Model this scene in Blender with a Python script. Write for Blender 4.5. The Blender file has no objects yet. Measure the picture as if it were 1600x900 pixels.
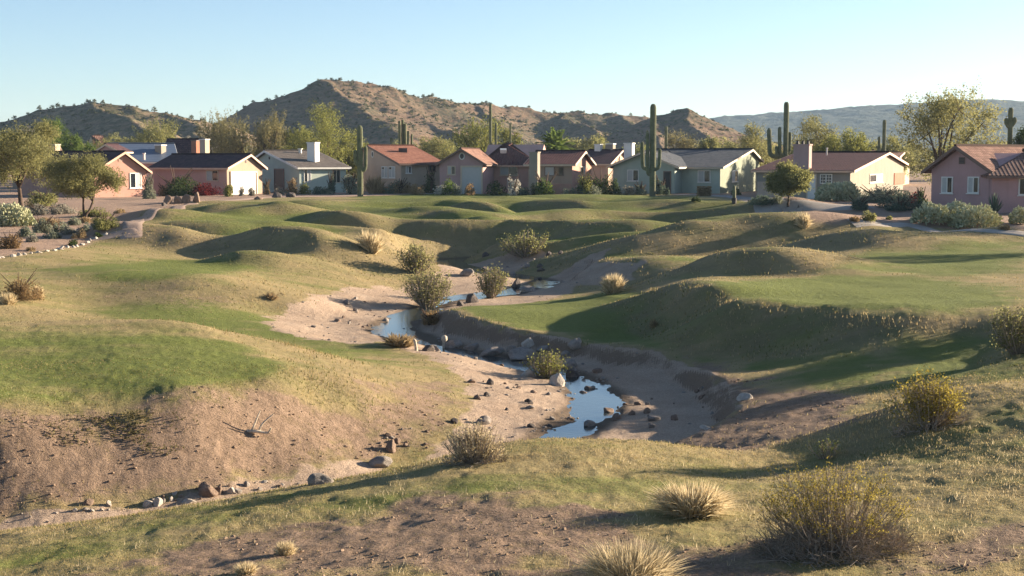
import bpy, math, random
import numpy as np
from mathutils import Vector, Matrix
R = math.radians
scene = bpy.context.scene
col = scene.collection
RNG = np.random.default_rng(11)

# ------------------------------------------------------------------ camera frame (camera at the origin, looking along +Y, tilted down)
F_PX = 2222.0
TILT = math.atan(200.0 / F_PX)
FWD = np.array([0, math.cos(TILT), -math.sin(TILT)])
UPV = np.array([0, math.sin(TILT), math.cos(TILT)])
FOCAL = F_PX * math.cos(TILT) if False else F_PX

def ray(px, py):
    v = FWD * FOCAL + np.array([1.0, 0, 0]) * (px - 800) + UPV * (450 - py)
    return v / v[1]                      # scaled so that Y = 1
def P(px, py, D):
    return ray(px, py) * D
def Pz(px, py, z):
    r = ray(px, py)
    return r * (z / r[2])
def ppm(D):                              # photo pixels per metre at depth D
    return F_PX / D

# ------------------------------------------------------------------ noise
_perm = np.random.default_rng(5).random((256, 256))
def vnoise(x, y, s=0):
    x = np.asarray(x, float) + s * 17.31; y = np.asarray(y, float) + s * 9.73
    xi = np.floor(x).astype(np.int64); yi = np.floor(y).astype(np.int64)
    fx = x - xi; fy = y - yi
    fx = fx * fx * fx * (fx * (fx * 6 - 15) + 10); fy = fy * fy * fy * (fy * (fy * 6 - 15) + 10)
    a = _perm[xi & 255, yi & 255]; b = _perm[(xi + 1) & 255, yi & 255]
    c = _perm[xi & 255, (yi + 1) & 255]; d = _perm[(xi + 1) & 255, (yi + 1) & 255]
    return (a * (1 - fx) + b * fx) * (1 - fy) + (c * (1 - fx) + d * fx) * fy
def fbm(x, y, oct=4, s=0, gain=.5):
    t = 0; a = 1; n = 0
    for i in range(oct):
        t = t + a * vnoise(x * 2 ** i, y * 2 ** i, s + i); n += a; a *= gain
    return t / n
def sstep(a, b, x):
    t = np.clip((x - a) / (b - a), 0, 1); return t * t * (3 - 2 * t)

# ------------------------------------------------------------------ mesh helpers
class G:
    """collects vertices and faces; build() links them as ONE mesh object"""
    def __init__(s): s.V = []; s.F = []; s.M = []; s.A = []; s.n = 0
    def add(s, V, F, mi=0, tint=None):
        V = np.asarray(V, float).reshape(-1, 3)
        s.V.append(V)
        if isinstance(F, np.ndarray): Fs = [F]
        else:
            by = {}
            for f in F: by.setdefault(len(f), []).append(f)
            Fs = [np.array(v) for v in by.values()]
        for f in Fs:
            s.F.append(f + s.n); s.M.append(np.full(len(f), mi))
        if tint is None: tint = np.zeros(len(V))
        s.A.append(np.broadcast_to(np.asarray(tint, float), (len(V),)))
        s.n += len(V); return s
    def box(s, o, u, v, w, mi=0):
        """box from corner o along the three edge vectors"""
        o, u, v, w = (np.asarray(a, float) for a in (o, u, v, w))
        V = [o, o + u, o + u + v, o + v, o + w, o + u + w, o + u + v + w, o + v + w]
        F = [(0, 3, 2, 1), (4, 5, 6, 7), (0, 1, 5, 4), (1, 2, 6, 5), (2, 3, 7, 6), (3, 0, 4, 7)]
        return s.add(V, F, mi)
    def slab(s, poly, off, mi=0):
        """planar polygon (list of points) thickened by the vector off"""
        n = len(poly); poly = [np.asarray(p, float) for p in poly]; off = np.asarray(off, float)
        V = poly + [p + off for p in poly]
        F = [tuple(range(n))[::-1], tuple(range(n, 2 * n))] + [(i, (i + 1) % n, n + (i + 1) % n, n + i) for i in range(n)]
        return s.add(V, F, mi)
    def tube(s, path, rad, n=6, mi=0, ribs=0, depth=.14, tip=False, tint=0.):
        path = np.asarray(path, float); m = len(path); rad = np.broadcast_to(np.asarray(rad, float), (m,))
        T = np.gradient(path, axis=0); T /= np.linalg.norm(T, axis=1)[:, None] + 1e-9
        ref = np.array([1.0, 0, 0]) if abs(T[0][0]) < .8 else np.array([0, 1.0, 0])
        A = np.cross(T, ref); A /= np.linalg.norm(A, axis=1)[:, None] + 1e-9
        B = np.cross(T, A)
        a = np.arange(n) * 2 * np.pi / n
        prof = np.ones(n)
        if ribs: prof = 1 - depth + 2 * depth * np.abs(np.cos(a * ribs / 2)) ** .8
        V = (path[:, None, :] + (A[:, None, :] * np.cos(a)[None, :, None] + B[:, None, :] * np.sin(a)[None, :, None]) * (rad[:, None] * prof[None, :])[:, :, None]).reshape(-1, 3)
        i = np.arange(m - 1)[:, None] * n; j = np.arange(n)[None, :]; k = (j + 1) % n
        F = np.stack([i + j, i + k, i + n + k, i + n + j], -1).reshape(-1, 4)
        s.add(V, F, mi, tint)
        s.add(np.vstack([V[:n]]), [tuple(range(n))[::-1]], mi, tint)
        s.add(np.vstack([V[-n:]]), [tuple(range(n))], mi, tint)
        return s
    def build(s, name, mats, parent=None, loc=None, smooth=False, extra=None):
        V = np.vstack(s.V)
        o3 = np.array(loc if loc is not None else (parent['base'] if parent is not None and 'base' in parent else (0, 0, 0)), float)
        V = V - o3
        me = bpy.data.meshes.new(name)
        nf = sum(len(f) for f in s.F); nl = sum(f.size for f in s.F)
        me.vertices.add(len(V)); me.vertices.foreach_set('co', V.astype(np.float32).ravel())
        me.loops.add(nl); me.polygons.add(nf)
        me.loops.foreach_set('vertex_index', np.concatenate([f.ravel() for f in s.F]).astype(np.int32))
        tot = np.concatenate([np.full(len(f), f.shape[1]) for f in s.F])
        st = np.concatenate([[0], np.cumsum(tot)[:-1]])
        me.polygons.foreach_set('loop_start', st.astype(np.int32))
        me.polygons.foreach_set('material_index', np.concatenate(s.M).astype(np.int32))
        me.polygons.foreach_set('use_smooth', np.full(nf, smooth))
        me.update(calc_edges=True)
        a = me.attributes.new('tint', 'FLOAT', 'POINT'); a.data.foreach_set('value', np.concatenate(s.A).astype(np.float32))
        if extra:
            for k, arr in extra.items():
                if arr.ndim == 1: at = me.attributes.new(k, 'FLOAT', 'POINT'); at.data.foreach_set('value', arr.astype(np.float32))
                else: at = me.attributes.new(k, 'FLOAT_VECTOR', 'POINT'); at.data.foreach_set('vector', arr.astype(np.float32).ravel())
        for m in (mats if isinstance(mats, (list, tuple)) else [mats]): me.materials.append(m)
        ob = bpy.data.objects.new(name, me); col.objects.link(ob)
        if parent is not None: ob.parent = parent
        if loc is not None or parent is None: ob.location = o3 if parent is None else o3 - np.array(parent['base'])
        if parent is not None and loc is None and 'abs' in parent: ob['abs'] = 1
        if parent is not None: ob['base'] = list(o3)
        return ob

def tag(o, label=None, cat=None, group=None, kind=None):
    if label: o['label'] = label
    if cat: o['category'] = cat
    if group: o['group'] = group
    if kind: o['kind'] = kind
    return o
def thing(name, loc, label, cat, group=None):
    o = bpy.data.objects.new(name, None); col.objects.link(o)
    o.empty_display_size = .3; o.location = loc; o['base'] = [float(v) for v in loc]
    return tag(o, label, cat, group)

# ------------------------------------------------------------------ material helpers
class NT:
    def __init__(s, name):
        s.m = bpy.data.materials.new(name); s.m.use_nodes = True; s.t = s.m.node_tree; s.t.nodes.clear()
        s.out = s.n('ShaderNodeOutputMaterial')
    def n(s, typ, ins=None, **kw):
        nd = s.t.nodes.new(typ)
        for k, v in kw.items(): setattr(nd, k, v)
        for k, v in (ins or {}).items(): s.set(nd, k, v)
        return nd
    def set(s, nd, k, v):
        sock = nd.inputs[k]
        if hasattr(v, 'is_output'): s.t.links.new(v, sock)
        elif hasattr(v, 'outputs'): s.t.links.new(v.outputs[0], sock)
        else:
            if isinstance(v, (tuple, list)) and len(v) == 3 and sock.type == 'RGBA': v = (*v, 1)
            sock.default_value = v
    def attr(s, name): return s.n('ShaderNodeAttribute', attribute_name=name)
    def math(s, op, a, b=None, c=None, clamp=False):
        nd = s.n('ShaderNodeMath', operation=op, use_clamp=clamp); s.set(nd, 0, a)
        if b is not None: s.set(nd, 1, b)
        if c is not None: s.set(nd, 2, c)
        return nd.outputs[0]
    def mix(s, f, a, b, blend='MIX'):
        nd = s.n('ShaderNodeMix', data_type='RGBA', blend_type=blend)
        s.set(nd, 0, f); s.set(nd, 6, a); s.set(nd, 7, b); return nd.outputs[2]
    def noise(s, scale, detail=4, rough=.55, vec=None, dist=0.):
        nd = s.n('ShaderNodeTexNoise', {'Scale': scale, 'Detail': detail, 'Roughness': rough, 'Distortion': dist})
        if vec is not None: s.set(nd, 'Vector', vec)
        return nd.outputs[0]
    def pos(s): return s.n('ShaderNodeNewGeometry').outputs['Position']
    def scl(s, v, sc): return s.n('ShaderNodeMapping', {'Vector': v, 'Scale': sc}).outputs[0]
    def ramp(s, f, a, b): return s.n('ShaderNodeMapRange', {0: f, 1: a, 2: b}, interpolation_type='SMOOTHSTEP').outputs[0]
    def bump(s, h, strength=.5, dist=.05, normal=None):
        nd = s.n('ShaderNodeBump', {'Height': h, 'Strength': strength, 'Distance': dist})
        if normal is not None: s.set(nd, 'Normal', normal)
        return nd.outputs[0]
    def pbr(s, c, rough=.9, spec=.2, normal=None, **kw):
        nd = s.n('ShaderNodeBsdfPrincipled', {'Base Color': c, 'Roughness': rough, 'Specular IOR Level': spec, **kw})
        if normal is not None: s.set(nd, 'Normal', normal)
        s.t.links.new(nd.outputs[0], s.out.inputs[0]); return s.m

def m_plain(name, c, rough=.8, spec=.3, var=.12, scale=3., bump=0., bscale=60.):
    k = NT(name); p = k.n('ShaderNodeTexCoord').outputs['Object']
    n = k.noise(scale, 5, .6, p)
    cc = k.mix(k.ramp(n, .3, .7), tuple(x * (1 - var) for x in c), tuple(min(1, x * (1 + var)) for x in c))
    nm = k.bump(k.noise(bscale, 3, .6, p), bump, .02) if bump else None
    return k.pbr(cc, rough, spec, nm)
def m_leaf(name, c0, c1, trans=.35, c2=None):
    k = NT(name); t = k.attr('tint').outputs['Fac']
    c = k.mix(k.ramp(t, 0., 1.), c0, c1)
    d = k.n('ShaderNodeBsdfDiffuse', {'Color': c, 'Roughness': .5})
    tr = k.n('ShaderNodeBsdfTranslucent', {'Color': k.mix(.5, c, tuple(min(1, x * 1.25) for x in c1))})
    mx = k.n('ShaderNodeMixShader', {0: trans}); k.t.links.new(d.outputs[0], mx.inputs[1]); k.t.links.new(tr.outputs[0], mx.inputs[2])
    k.t.links.new(mx.outputs[0], k.out.inputs[0]); return k.m
# ------------------------------------------------------------------ TERRAIN: control heights in metres relative to the eye
GZ = -3.9                                   # level of the house lots
VIS = [  # photo px, py, height there
 # the near hill
 (-300,900,-4.6),(0,900,-4.25),(400,900,-3.85),(800,900,-3.7),(1200,900,-3.6),(1600,900,-3.45),(1900,900,-3.35),
 (0,832,-4.75),(200,805,-4.6),(400,773,-4.4),(600,737,-4.25),(700,714,-4.1),(790,695,-3.97),(900,689,-4.0),(1050,694,-4.12),(1140,706,-4.3),(1250,690,-4.15),(1380,645,-3.75),(1490,610,-3.52),(1600,596,-3.46),(1800,580,-3.35),
 (-250,850,-4.95),(400,830,-4.1),(800,790,-3.82),(1200,790,-3.8),(1500,750,-3.6),(1300,720,-4.05),(1450,685,-3.72),(600,800,-4.0),(1000,740,-3.92),(1150,745,-4.05),(200,860,-4.2),
 # left mound face and fairway
 (0,640,-5.0),(300,616,-5.0),(430,597,-5.05),(530,592,-5.25),(0,720,-5.75),(150,705,-5.75),(300,692,-5.75),(450,662,-5.75),(600,642,-5.9),(680,612,-6.05),(715,592,-6.1),
 (0,570,-4.9),(200,562,-4.87),(400,572,-5.0),(0,511,-4.75),(230,509,-4.75),(320,519,-4.85),(400,536,-5.02),(520,570,-5.42),(620,588,-5.85),(-250,640,-4.9),(-250,515,-4.65),(-250,720,-5.7),
 (0,775,-6.25),(200,760,-6.25),(400,725,-6.25),(560,692,-6.3),
 # behind it
 (100,490,-5.6),(300,490,-5.8),(450,510,-6.02),(500,540,-6.08),(600,560,-6.12),(560,510,-6.2),(-250,490,-5.3),
 (100,428,-4.9),(200,432,-4.9),(330,440,-5.0),(420,462,-5.55),(480,452,-5.75),(130,473,-5.58),(300,485,-5.68),(420,481,-5.95),(0,440,-4.9),(0,480,-5.35),(-250,440,-4.8),(-250,475,-5.1),(40,470,-5.3),
 (200,411,-5.0),(350,408,-5.05),(395,401,-4.9),(500,414,-5.3),(560,431,-5.75),(600,446,-6.2),(520,480,-6.1),
 (300,400,-5.02),(340,397,-5.03),(600,411,-5.5),(540,392,-5.0),(120,400,-4.7),
 # left yard, path side
 (0,400,-4.6),(100,386,-4.5),(150,371,-4.4),(0,350,-4.25),(180,340,-4.1),(200,331,-4.0),(300,319,-3.92),(150,311,-3.9),(-250,400,-4.5),(-250,350,-4.2),(-250,310,-3.9),(0,310,-3.9),
 (220,385,-4.75),(300,346,-4.25),(400,352,-4.35),(400,330,-4.08),(500,315,-3.92),(560,307,-3.87),(300,370,-4.7),(440,368,-4.75),(500,345,-4.35),(600,372,-4.95),(680,384,-5.6),(600,340,-4.4),(680,393,-6.0),(620,402,-5.9),
 # middle course
 (700,350,-4.6),(700,370,-5.05),(800,345,-4.5),(800,372,-5.1),(790,392,-5.75),(850,366,-5.05),(900,340,-4.45),(950,394,-5.25),(860,408,-5.85),(760,414,-6.1),(900,404,-5.55),(1000,360,-4.9),(900,352,-4.75),(1080,345,-4.6),(1150,340,-4.45),(1060,330,-4.3),
 (700,325,-4.1),(650,312,-3.95),(800,312,-4.0),(900,318,-4.1),(1000,313,-4.0),(1100,316,-4.0),(1200,322,-4.05),(1250,345,-4.2),(760,303,-3.9),(960,303,-3.9),(1060,305,-3.9),
 # right bank of the wash
 (1000,409,-5.12),(905,416,-5.6),(1000,440,-5.82),(900,441,-6.2),(870,451,-6.4),(960,456,-5.95),(1040,446,-5.3),(1042,456,-5.0),(900,471,-6.0),(940,481,-5.9),(800,479,-6.0),(1000,500,-5.72),(700,490,-5.85),(760,513,-5.95),(870,531,-6.0),(1000,551,-6.0),
 (1080,462,-4.72),(1150,476,-4.66),(1300,488,-4.64),(1450,493,-4.54),(1600,491,-4.46),(1150,556,-5.95),(1060,545,-5.9),(1240,545,-5.55),(1100,440,-5.0),(1300,450,-4.92),(1300,425,-4.86),(1500,450,-4.84),(1590,470,-4.7),(1500,425,-4.85),(1700,450,-4.7),(1850,450,-4.6),(1850,500,-4.5),(1200,430,-4.92),
 (1140,692,-5.8),(1300,650,-5.55),(1400,620,-5.35),(1380,585,-5.4),(1250,580,-5.65),(1160,640,-5.9),(1150,600,-5.9),(1300,560,-5.5),(1450,570,-5.35),(1550,562,-5.15),(1500,522,-4.95),(1600,540,-4.75),(1750,560,-4.7),(1080,580,-6.0),
 # long ridge and right lawn
 (1240,362,-4.35),(1100,368,-4.6),(1000,381,-5.0),(1150,401,-5.12),(1050,396,-5.15),(1240,395,-4.9),(1050,425,-5.0),(1400,400,-4.72),(1500,380,-4.62),(1600,400,-4.62),(1600,372,-4.42),(1450,353,-4.2),(1300,350,-4.15),(1340,375,-4.5),(1750,400,-4.5),(1750,365,-4.2),
 (1500,341,-4.0),(1600,335,-3.92),(1800,335,-3.9),(1300,325,-3.95),(1380,330,-3.95),
]
HID = [ # photo px, depth, height: ground no sight-line shows
 (400,1,-2.5),(1200,1,-2.4),(800,6,-3.1),(0,6,-3.3),(1600,6,-3.0),
 (-150,21.5,-6.1),(0,21.5,-6.0),(400,23,-6.1),(600,25,-6.35),(800,25.5,-6.2),(900,27,-6.4),(1000,27,-6.3),(1140,25,-5.5),(1300,26,-5.1),(1500,26,-4.6),(1700,27,-4.2),
 (-150,25.5,-6.45),(200,26.5,-6.45),(500,29,-6.45),(700,32.5,-6.45),(900,34,-6.45),(1000,34,-6.4),
 (0,48,-5.6),(230,48,-5.75),(400,46,-5.95),(-250,48,-5.4),(210,88,-4.65),(1200,70,-5.0),(1400,66,-4.8),(1050,49,-5.6),
 (1150,48.5,-4.68),(1150,53,-4.80),(1300,46,-4.65),(1300,50.5,-4.76),(1450,44,-4.56),(1450,48.5,-4.68),(1600,45,-4.5),(1600,49,-4.6),(1080,54.5,-4.85),(1220,47.5,-4.67),(1380,45,-4.6),(1750,45,-4.5),
 (0,31,-4.95),(200,31,-4.95),(350,32.5,-4.98),(0,62.5,-4.9),(200,63,-4.9),(330,63,-4.98),(110,62,-4.9),(850,20.8,-4.15),(400,19.8,-4.75),
 (0,130,-3.9),(300,150,-3.9),(600,170,-3.9),(900,172,-3.9),(1200,165,-3.9),(1450,130,-3.9),(1600,125,-3.9),(1800,125,-3.9),(-300,130,-3.9),
]
for q in range(-600, 2300, 200):
    HID += [(q, 190, -3.9), (q, 260, -3.9), (q, 420, -3.9)]
_pts = [Pz(*v) for v in VIS] + [np.array([ray(px, 450)[0] * D, D, z]) for px, D, z in HID]
_pts = np.array(_pts)
OFF = 6.0
def uv(x, y):
    w = np.maximum(y + OFF, 1.0); return x / w * 1.0, np.log(w)
_u, _v = uv(_pts[:, 0], _pts[:, 1])
def _phi(r2): return -np.sqrt(r2 + .022 ** 2)          # multiquadric: hugs the control heights without overshoot
def _solve():
    n = len(_pts); d2 = (_u[:, None] - _u) ** 2 + (_v[:, None] - _v) ** 2
    K = _phi(d2) + np.eye(n) * 1e-3
    Q = np.stack([np.ones(n), _u, _v], 1)
    A = np.block([[K, Q], [Q.T, np.zeros((3, 3))]])
    return np.linalg.solve(A, np.concatenate([_pts[:, 2], np.zeros(3)]))
_w = _solve()
def base_h(x, y):
    u, v = uv(x, y); out = np.empty(len(u)); n = len(_pts)
    for i in range(0, len(u), 20000):
        a, b = u[i:i + 20000], v[i:i + 20000]
        K = _phi((a[:, None] - _u) ** 2 + (b[:, None] - _v) ** 2)
        out[i:i + 20000] = K @ _w[:n] + _w[n] + _w[n + 1] * a + _w[n + 2] * b
    return out

# mounds: photo px and depth of the crest, height, reach to the left / right / front / back in metres
MOUNDS = [
 (445,77,1.3,2.0,5.0,2.6,4.0),(210,81,1.0,2.6,3.6,3.0,5.0),(545,99,1.1,2.0,3.4,1.6,4.5),(1205,64,.95,2.6,4.2,2.2,4.0),
 (745,117,.95,2.2,4.0,1.4,5.0),(875,120,.95,2.4,3.6,1.5,5.0),(905,146,.4,7.0,8.0,3.2,8.0),(650,111,.7,2.2,4.5,2.0,5.0),
 (400,106,.7,2.2,4.0,2.2,5.0),(262,101,.7,2.0,3.5,2.0,5.0),(975,96,.95,4.0,3.0,2.0,4.0),
 (1010,82,.75,2.6,3.4,2.0,4.0),(1110,84,1.1,2.6,3.4,2.0,4.0),(1215,86,1.05,2.6,4.5,2.2,4.0),(1320,88,.5,3.5,5.0,2.4,4.0),
 (1205,112,1.25,6.0,3.5,4.0,5.0),(1100,130,.5,4.0,6.0,2.4,6.0),(980,133,.4,3.0,5.0,2.2,6.0),
 (1420,77,.6,3.4,6.0,2.4,3.0),(1580,80,.65,3.6,7.0,2.4,4.0),(392,71,.5,1.5,3.0,1.6,2.5),(760,104,.7,2.0,5.0,1.6,4.0),
 (560,126,.35,4.0,5.0,2.5,6.0),(690,135,.4,3.0,5.0,2.2,6.0),(1062,53,.25,1.3,3.0,1.6,2.0),(905,72,.3,1.5,4.0,1.6,3.0),
 (840,98,.6,2.2,3.0,1.6,3.5),(1330,110,.4,5.,5.,3.,5.),
 (110,59.5,.03,2.5,3.5,.9,7.),(225,59.2,.04,3,3.5,.9,7.),(335,58.3,.03,3,2.5,.9,6.),(100,41.5,.07,4,4,1.5,1.2),(280,40.5,.07,3,3,1.4,1.2),(370,40,.06,2,2,1.2,1.2),
 (350,112,.55,2.,4.,1.6,4.),(455,108,.6,2.,4.,1.6,4.),(300,92,.6,2.4,4.,1.8,3.5),(600,92,.5,2.,4.,1.5,3.),(520,117,.5,3.,4.,1.8,4.),(700,126,.55,3.,4.,1.8,4.),(800,131,.5,3.,4.,1.8,4.),(690,99,.6,2.2,4.,1.5,3.),(900,110,.6,2.6,4.,1.6,3.5),(1010,120,.6,3.,4.,1.8,4.),(1130,97,.6,2.6,4.,1.8,3.),(1290,78,.5,2.4,4.,1.8,3.),(1460,90,.5,3.,5.,2.,3.),
 (905,141,.35,7.,7.,1.6,5.),(1130,119,.7,6.,4.,1.8,4.),(1000,113,.55,7.,5.,1.5,4.),(1240,100,.6,5.,4.,1.8,4.),(470,94,.45,2.5,4.,1.4,3.),(330,79,.4,3.,4.,1.4,3.),(930,90,.6,4.,4.,1.4,3.),
 (760,108,.5,8.,8.,1.3,3.),(640,121,.45,6.,7.,1.3,3.5),(820,128,.45,8.,8.,1.4,3.5),(1010,138,.35,8.,8.,1.5,4.),(420,118,.5,6.,6.,1.3,4.),(330,125,.35,5.,6.,1.3,4.),(700,93,.4,5.,5.,1.2,2.5),(1130,105,.4,7.,5.,1.4,3.),
 # hollows
 (760,106,-.4,8.,7.,1.3,1.4),(820,126,-.4,8.,7.,1.4,1.5),(640,119,-.4,6.,6.,1.3,1.4),(410,116,-.4,5.,5.,1.3,1.4),
 (905,138.5,-.6,8.,7.,1.6,1.8),(1120,116,-.6,7.,5.,1.8,2.),(1000,110.5,-.5,7.,5.,1.5,1.8),(940,93,-.5,4.,3.5,1.4,1.6),
 (345,108,-0.56,2.5,2.,1.5,2.),(690,97,-0.62,2.6,2.2,1.3,1.6),(895,107,-0.62,3.,2.4,1.5,2.),(280,90,-0.50,2.5,2.2,1.6,2.),
 (1090,108,-1.25,9.0,6.0,4.5,4.5),(960,105,-0.75,7.0,6.0,3.0,4.0),(524,97,-1.5,2.1,1.5,1.6,1.3),(722,114,-0.88,3.2,2.6,1.8,2.6),(845,117,-0.94,3.0,2.8,1.8,2.6),(880,138,-0.62,9.0,9.0,3.0,4.0),(425,75,-0.50,2.6,1.6,2.2,2.2),(1180,60.5,-.08,2.0,2.0,1.8,2.),(1090,80,-0.75,4.0,3.0,1.8,2.4),(1190,82,-0.62,3.0,3.0,1.8,2.4),
]
_MB = [(ray(m[0], 450)[0] * m[1], *m[1:]) for m in MOUNDS]
def mound_h(x, y):
    t = np.zeros_like(x)
    wx = x + (vnoise(x * .25, y * .25, 3) - .5) * 1.2; wy = y + (vnoise(x * .25, y * .25, 7) - .5) * 1.6
    for cx, cy, a, l, r, f, b in _MB:
        dx = wx - cx; dy = wy - cy
        dx, dy = dx * .92 + dy * .39, -dx * .39 * .35 + dy      # the steep flank looks left and forward
        dx = np.where(dx < 0, dx / l, dx / r); dy = np.where(dy < 0, dy / f, dy / b)
        q = dx * dx + dy * dy
        t += a * np.exp(-q ** 1.15 * .8)
    return t

def pl_dist(x, y, pts, closed=False):
    """distance to a polyline, and the running index along it"""
    pts = np.asarray(pts, float); best = np.full(len(x), 1e9); at = np.zeros(len(x))
    m = len(pts) if closed else len(pts) - 1
    for i in range(m):
        a = pts[i]; b = pts[(i + 1) % len(pts)]; d = b - a; L = d @ d + 1e-12
        t = np.clip(((x - a[0]) * d[0] + (y - a[1]) * d[1]) / L, 0, 1)
        q = np.hypot(x - a[0] - t * d[0], y - a[1] - t * d[1])
        k = q < best; best = np.where(k, q, best); at = np.where(k, i + t, at)
    return best, at
def inside(x, y, poly):
    poly = np.asarray(poly, float); c = np.zeros(len(x), bool); n = len(poly)
    for i in range(n):
        x0, y0 = poly[i]; x1, y1 = poly[(i + 1) % n]
        if y0 == y1: continue
        k = ((y0 > y) != (y1 > y)) & (x < (x1 - x0) * (y - y0) / (y1 - y0) + x0); c ^= k
    return c
def sdist(x, y, poly):                       # signed, positive inside
    d, _ = pl_dist(x, y, poly, True); return np.where(inside(x, y, poly), d, -d)
def smooth_line(pts, n=6):
    pts = np.asarray(pts, float); out = []
    for i in range(len(pts) - 1):
        p0 = pts[max(i - 1, 0)]; p1 = pts[i]; p2 = pts[i + 1]; p3 = pts[min(i + 2, len(pts) - 1)]
        for k in range(n):
            t = k / n; out.append(.5 * ((2 * p1) + (-p0 + p2) * t + (2 * p0 - 5 * p1 + 4 * p2 - p3) * t * t + (-p0 + 3 * p1 - 3 * p2 + p3) * t ** 3))
    out.append(pts[-1]); return np.array(out)

WZ = -6.56                                   # level of the water
_ck = [(845,705,0.22),(880,680,0.31),(922,648,0.38),(936,628,0.34),(915,606,0.31),(890,592,0.31),(850,578,0.34),(790,566,0.37),(730,555,0.37),(690,545,0.34),(640,530,0.43),(612,514,0.59),(645,494,0.50),(672,481,0.34),(700,471,0.31),(740,463,0.31),(790,457,0.37),(825,450,0.31),(850,441,0.37),(800,431,0.31),(750,424,0.31),(706,415,0.56),(700,408,0.62),(740,404,0.50),(800,402,0.25)]
CREEK = np.array([[*Pz(a, b, WZ)[:2], w] for a, b, w in _ck])
CREEK[:, 2] *= .9
CREEK = smooth_line(CREEK, 5)
_wash = [(a, b, -6.05) for a, b in [(640,702),(690,668),(722,645),(738,616),(735,596),(704,571),(662,549),(610,531),(560,537),(480,529),(425,512),(440,490),(500,470),(560,458),(620,455),(660,440),(690,425),(672,408),(690,401),(760,401),(830,400),(860,405),(800,413),(760,420),(830,425),(900,417),(950,415),(905,440),(860,455),(790,468),(720,478),(690,490),(722,506),(800,523),(870,532),(1000,551),(1065,563),(1110,586),(1150,622),(1152,648),(1085,676),(1000,692)]]
WASH = [Pz(*q)[:2] for q in _wash] + [np.array([ray(px, 450)[0] * D, D]) for px, D in [(1050,30.5),(950,30),(800,29),(600,26.5),(400,24.2),(0,22.6),(-150,22.4),(-400,22.2)]] + [Pz(a, b, -6.4)[:2] for a, b in [(-300,830),(-100,812),(0,802),(150,793),(300,772),(400,750),(560,716)]]
WASH = np.array(WASH)

TERR = [([(1045,456),(1090,441),(1200,430),(1330,424),(1500,428),(1600,440),(1760,450),(1760,496),(1600,495),(1450,498),(1300,492),(1150,480),(1075,466)], -4.8, .08, .6),
 ([(-250,516),(0,513),(225,511),(320,523),(400,541),(480,574),(430,601),(300,620),(150,634),(0,644),(-250,646)], -4.9, .10, .6),
 ([(70,424),(200,409),(380,409),(425,440),(400,457),(330,448),(200,439),(90,435)], -5.0, .04, .6),
 ([(690,486),(760,476),(860,470),(960,463),(1000,480),(960,505),(880,524),(800,517),(730,505)], -5.85, .10, .5)]
TERR = [(np.array([Pz(a, b, z)[:2] for a, b in pl]), dh, w) for pl, z, dh, w in TERR]
def height(x, y, fine=True):
    x = np.asarray(x, float).ravel(); y = np.asarray(y, float).ravel()
    h = base_h(x, y)
    far = sstep(150, 230, y); h = h * (1 - far) + GZ * far
    lot = sstep(0, 1, (y - 132) / 12) ; h = np.where(y > 132, h * (1 - lot * .8) + GZ * lot * .8, h)
    fade = 1 - sstep(138, 165, y)
    for pl, dh, w in TERR:
        lo = pl.min(0) - 3; hi = pl.max(0) + 3; k = (x > lo[0]) & (x < hi[0]) & (y > lo[1]) & (y < hi[1])
        d = sdist(x[k], y[k], pl) + (fbm(x[k] * .6, y[k] * .6, 3, 15) - .5) * .8; h[k] += dh * sstep(-w, w, d)
    h = h + mound_h(x, y) * fade
    # cut banks of the wash
    near = (y > 20) & (y < 120) & (np.abs(x) < 60)
    xs, ys = x[near], y[near]
    wob = (fbm(xs * .8, ys * .8, 3, 21) - .5) * 1.1
    sd = sdist(xs, ys, WASH) + wob * .6
    dc, at = pl_dist(xs, ys, CREEK[:, :2]); hw = np.interp(at, np.arange(len(CREEK)), CREEK[:, 2]) + (fbm(xs * 1.3, ys * 1.3, 3, 31) - .5) * .5
    rel = dc - hw
    floor = -6.5 + .16 * sstep(0, 5, rel) + (fbm(xs * .5, ys * .5, 4, 41) - .5) * .16 - .26 * (1 - sstep(-.5, .2, rel))
    floor += .05 * (fbm(xs * 2.2, ys * 2.2, 3, 43) - .5) * sstep(.1, 1., rel)
    hb = h[near]; left = xs < np.interp(ys, CREEK[:, 1], CREEK[:, 0]); bw = np.where(left, 2.6, .8) + 2.4 * sstep(66, 80, ys); k = sstep(-.15, 1., sd / bw)
    floor = np.maximum(floor, hb - .85); h[near] = hb * (1 - k) + np.minimum(hb, floor) * k
    # the creek cuts through whatever it meets
    kk = 1 - sstep(.0, 1., rel / (.8 + 3.2 * sstep(66, 80, ys))); h[near] = np.minimum(h[near], h[near] * (1 - kk) + (WZ - .02 - .2 * (1 - sstep(-.5, 0, rel))) * kk)
    if fine:
        am = np.clip((y + 8) / 60, .25, 1) * (1 - sstep(130, 200, y))
        h = h + am * .16 * (fbm(x * .33, y * .33, 3, 51) - .5)
        nr = 1 - sstep(25, 70, y)
        h = h + nr * (.05 * (fbm(x * 2.3, y * 2.3, 3, 61) - .5) + .03 * (fbm(x * 7, y * 7, 2, 63) - .5))
    return h

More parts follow.
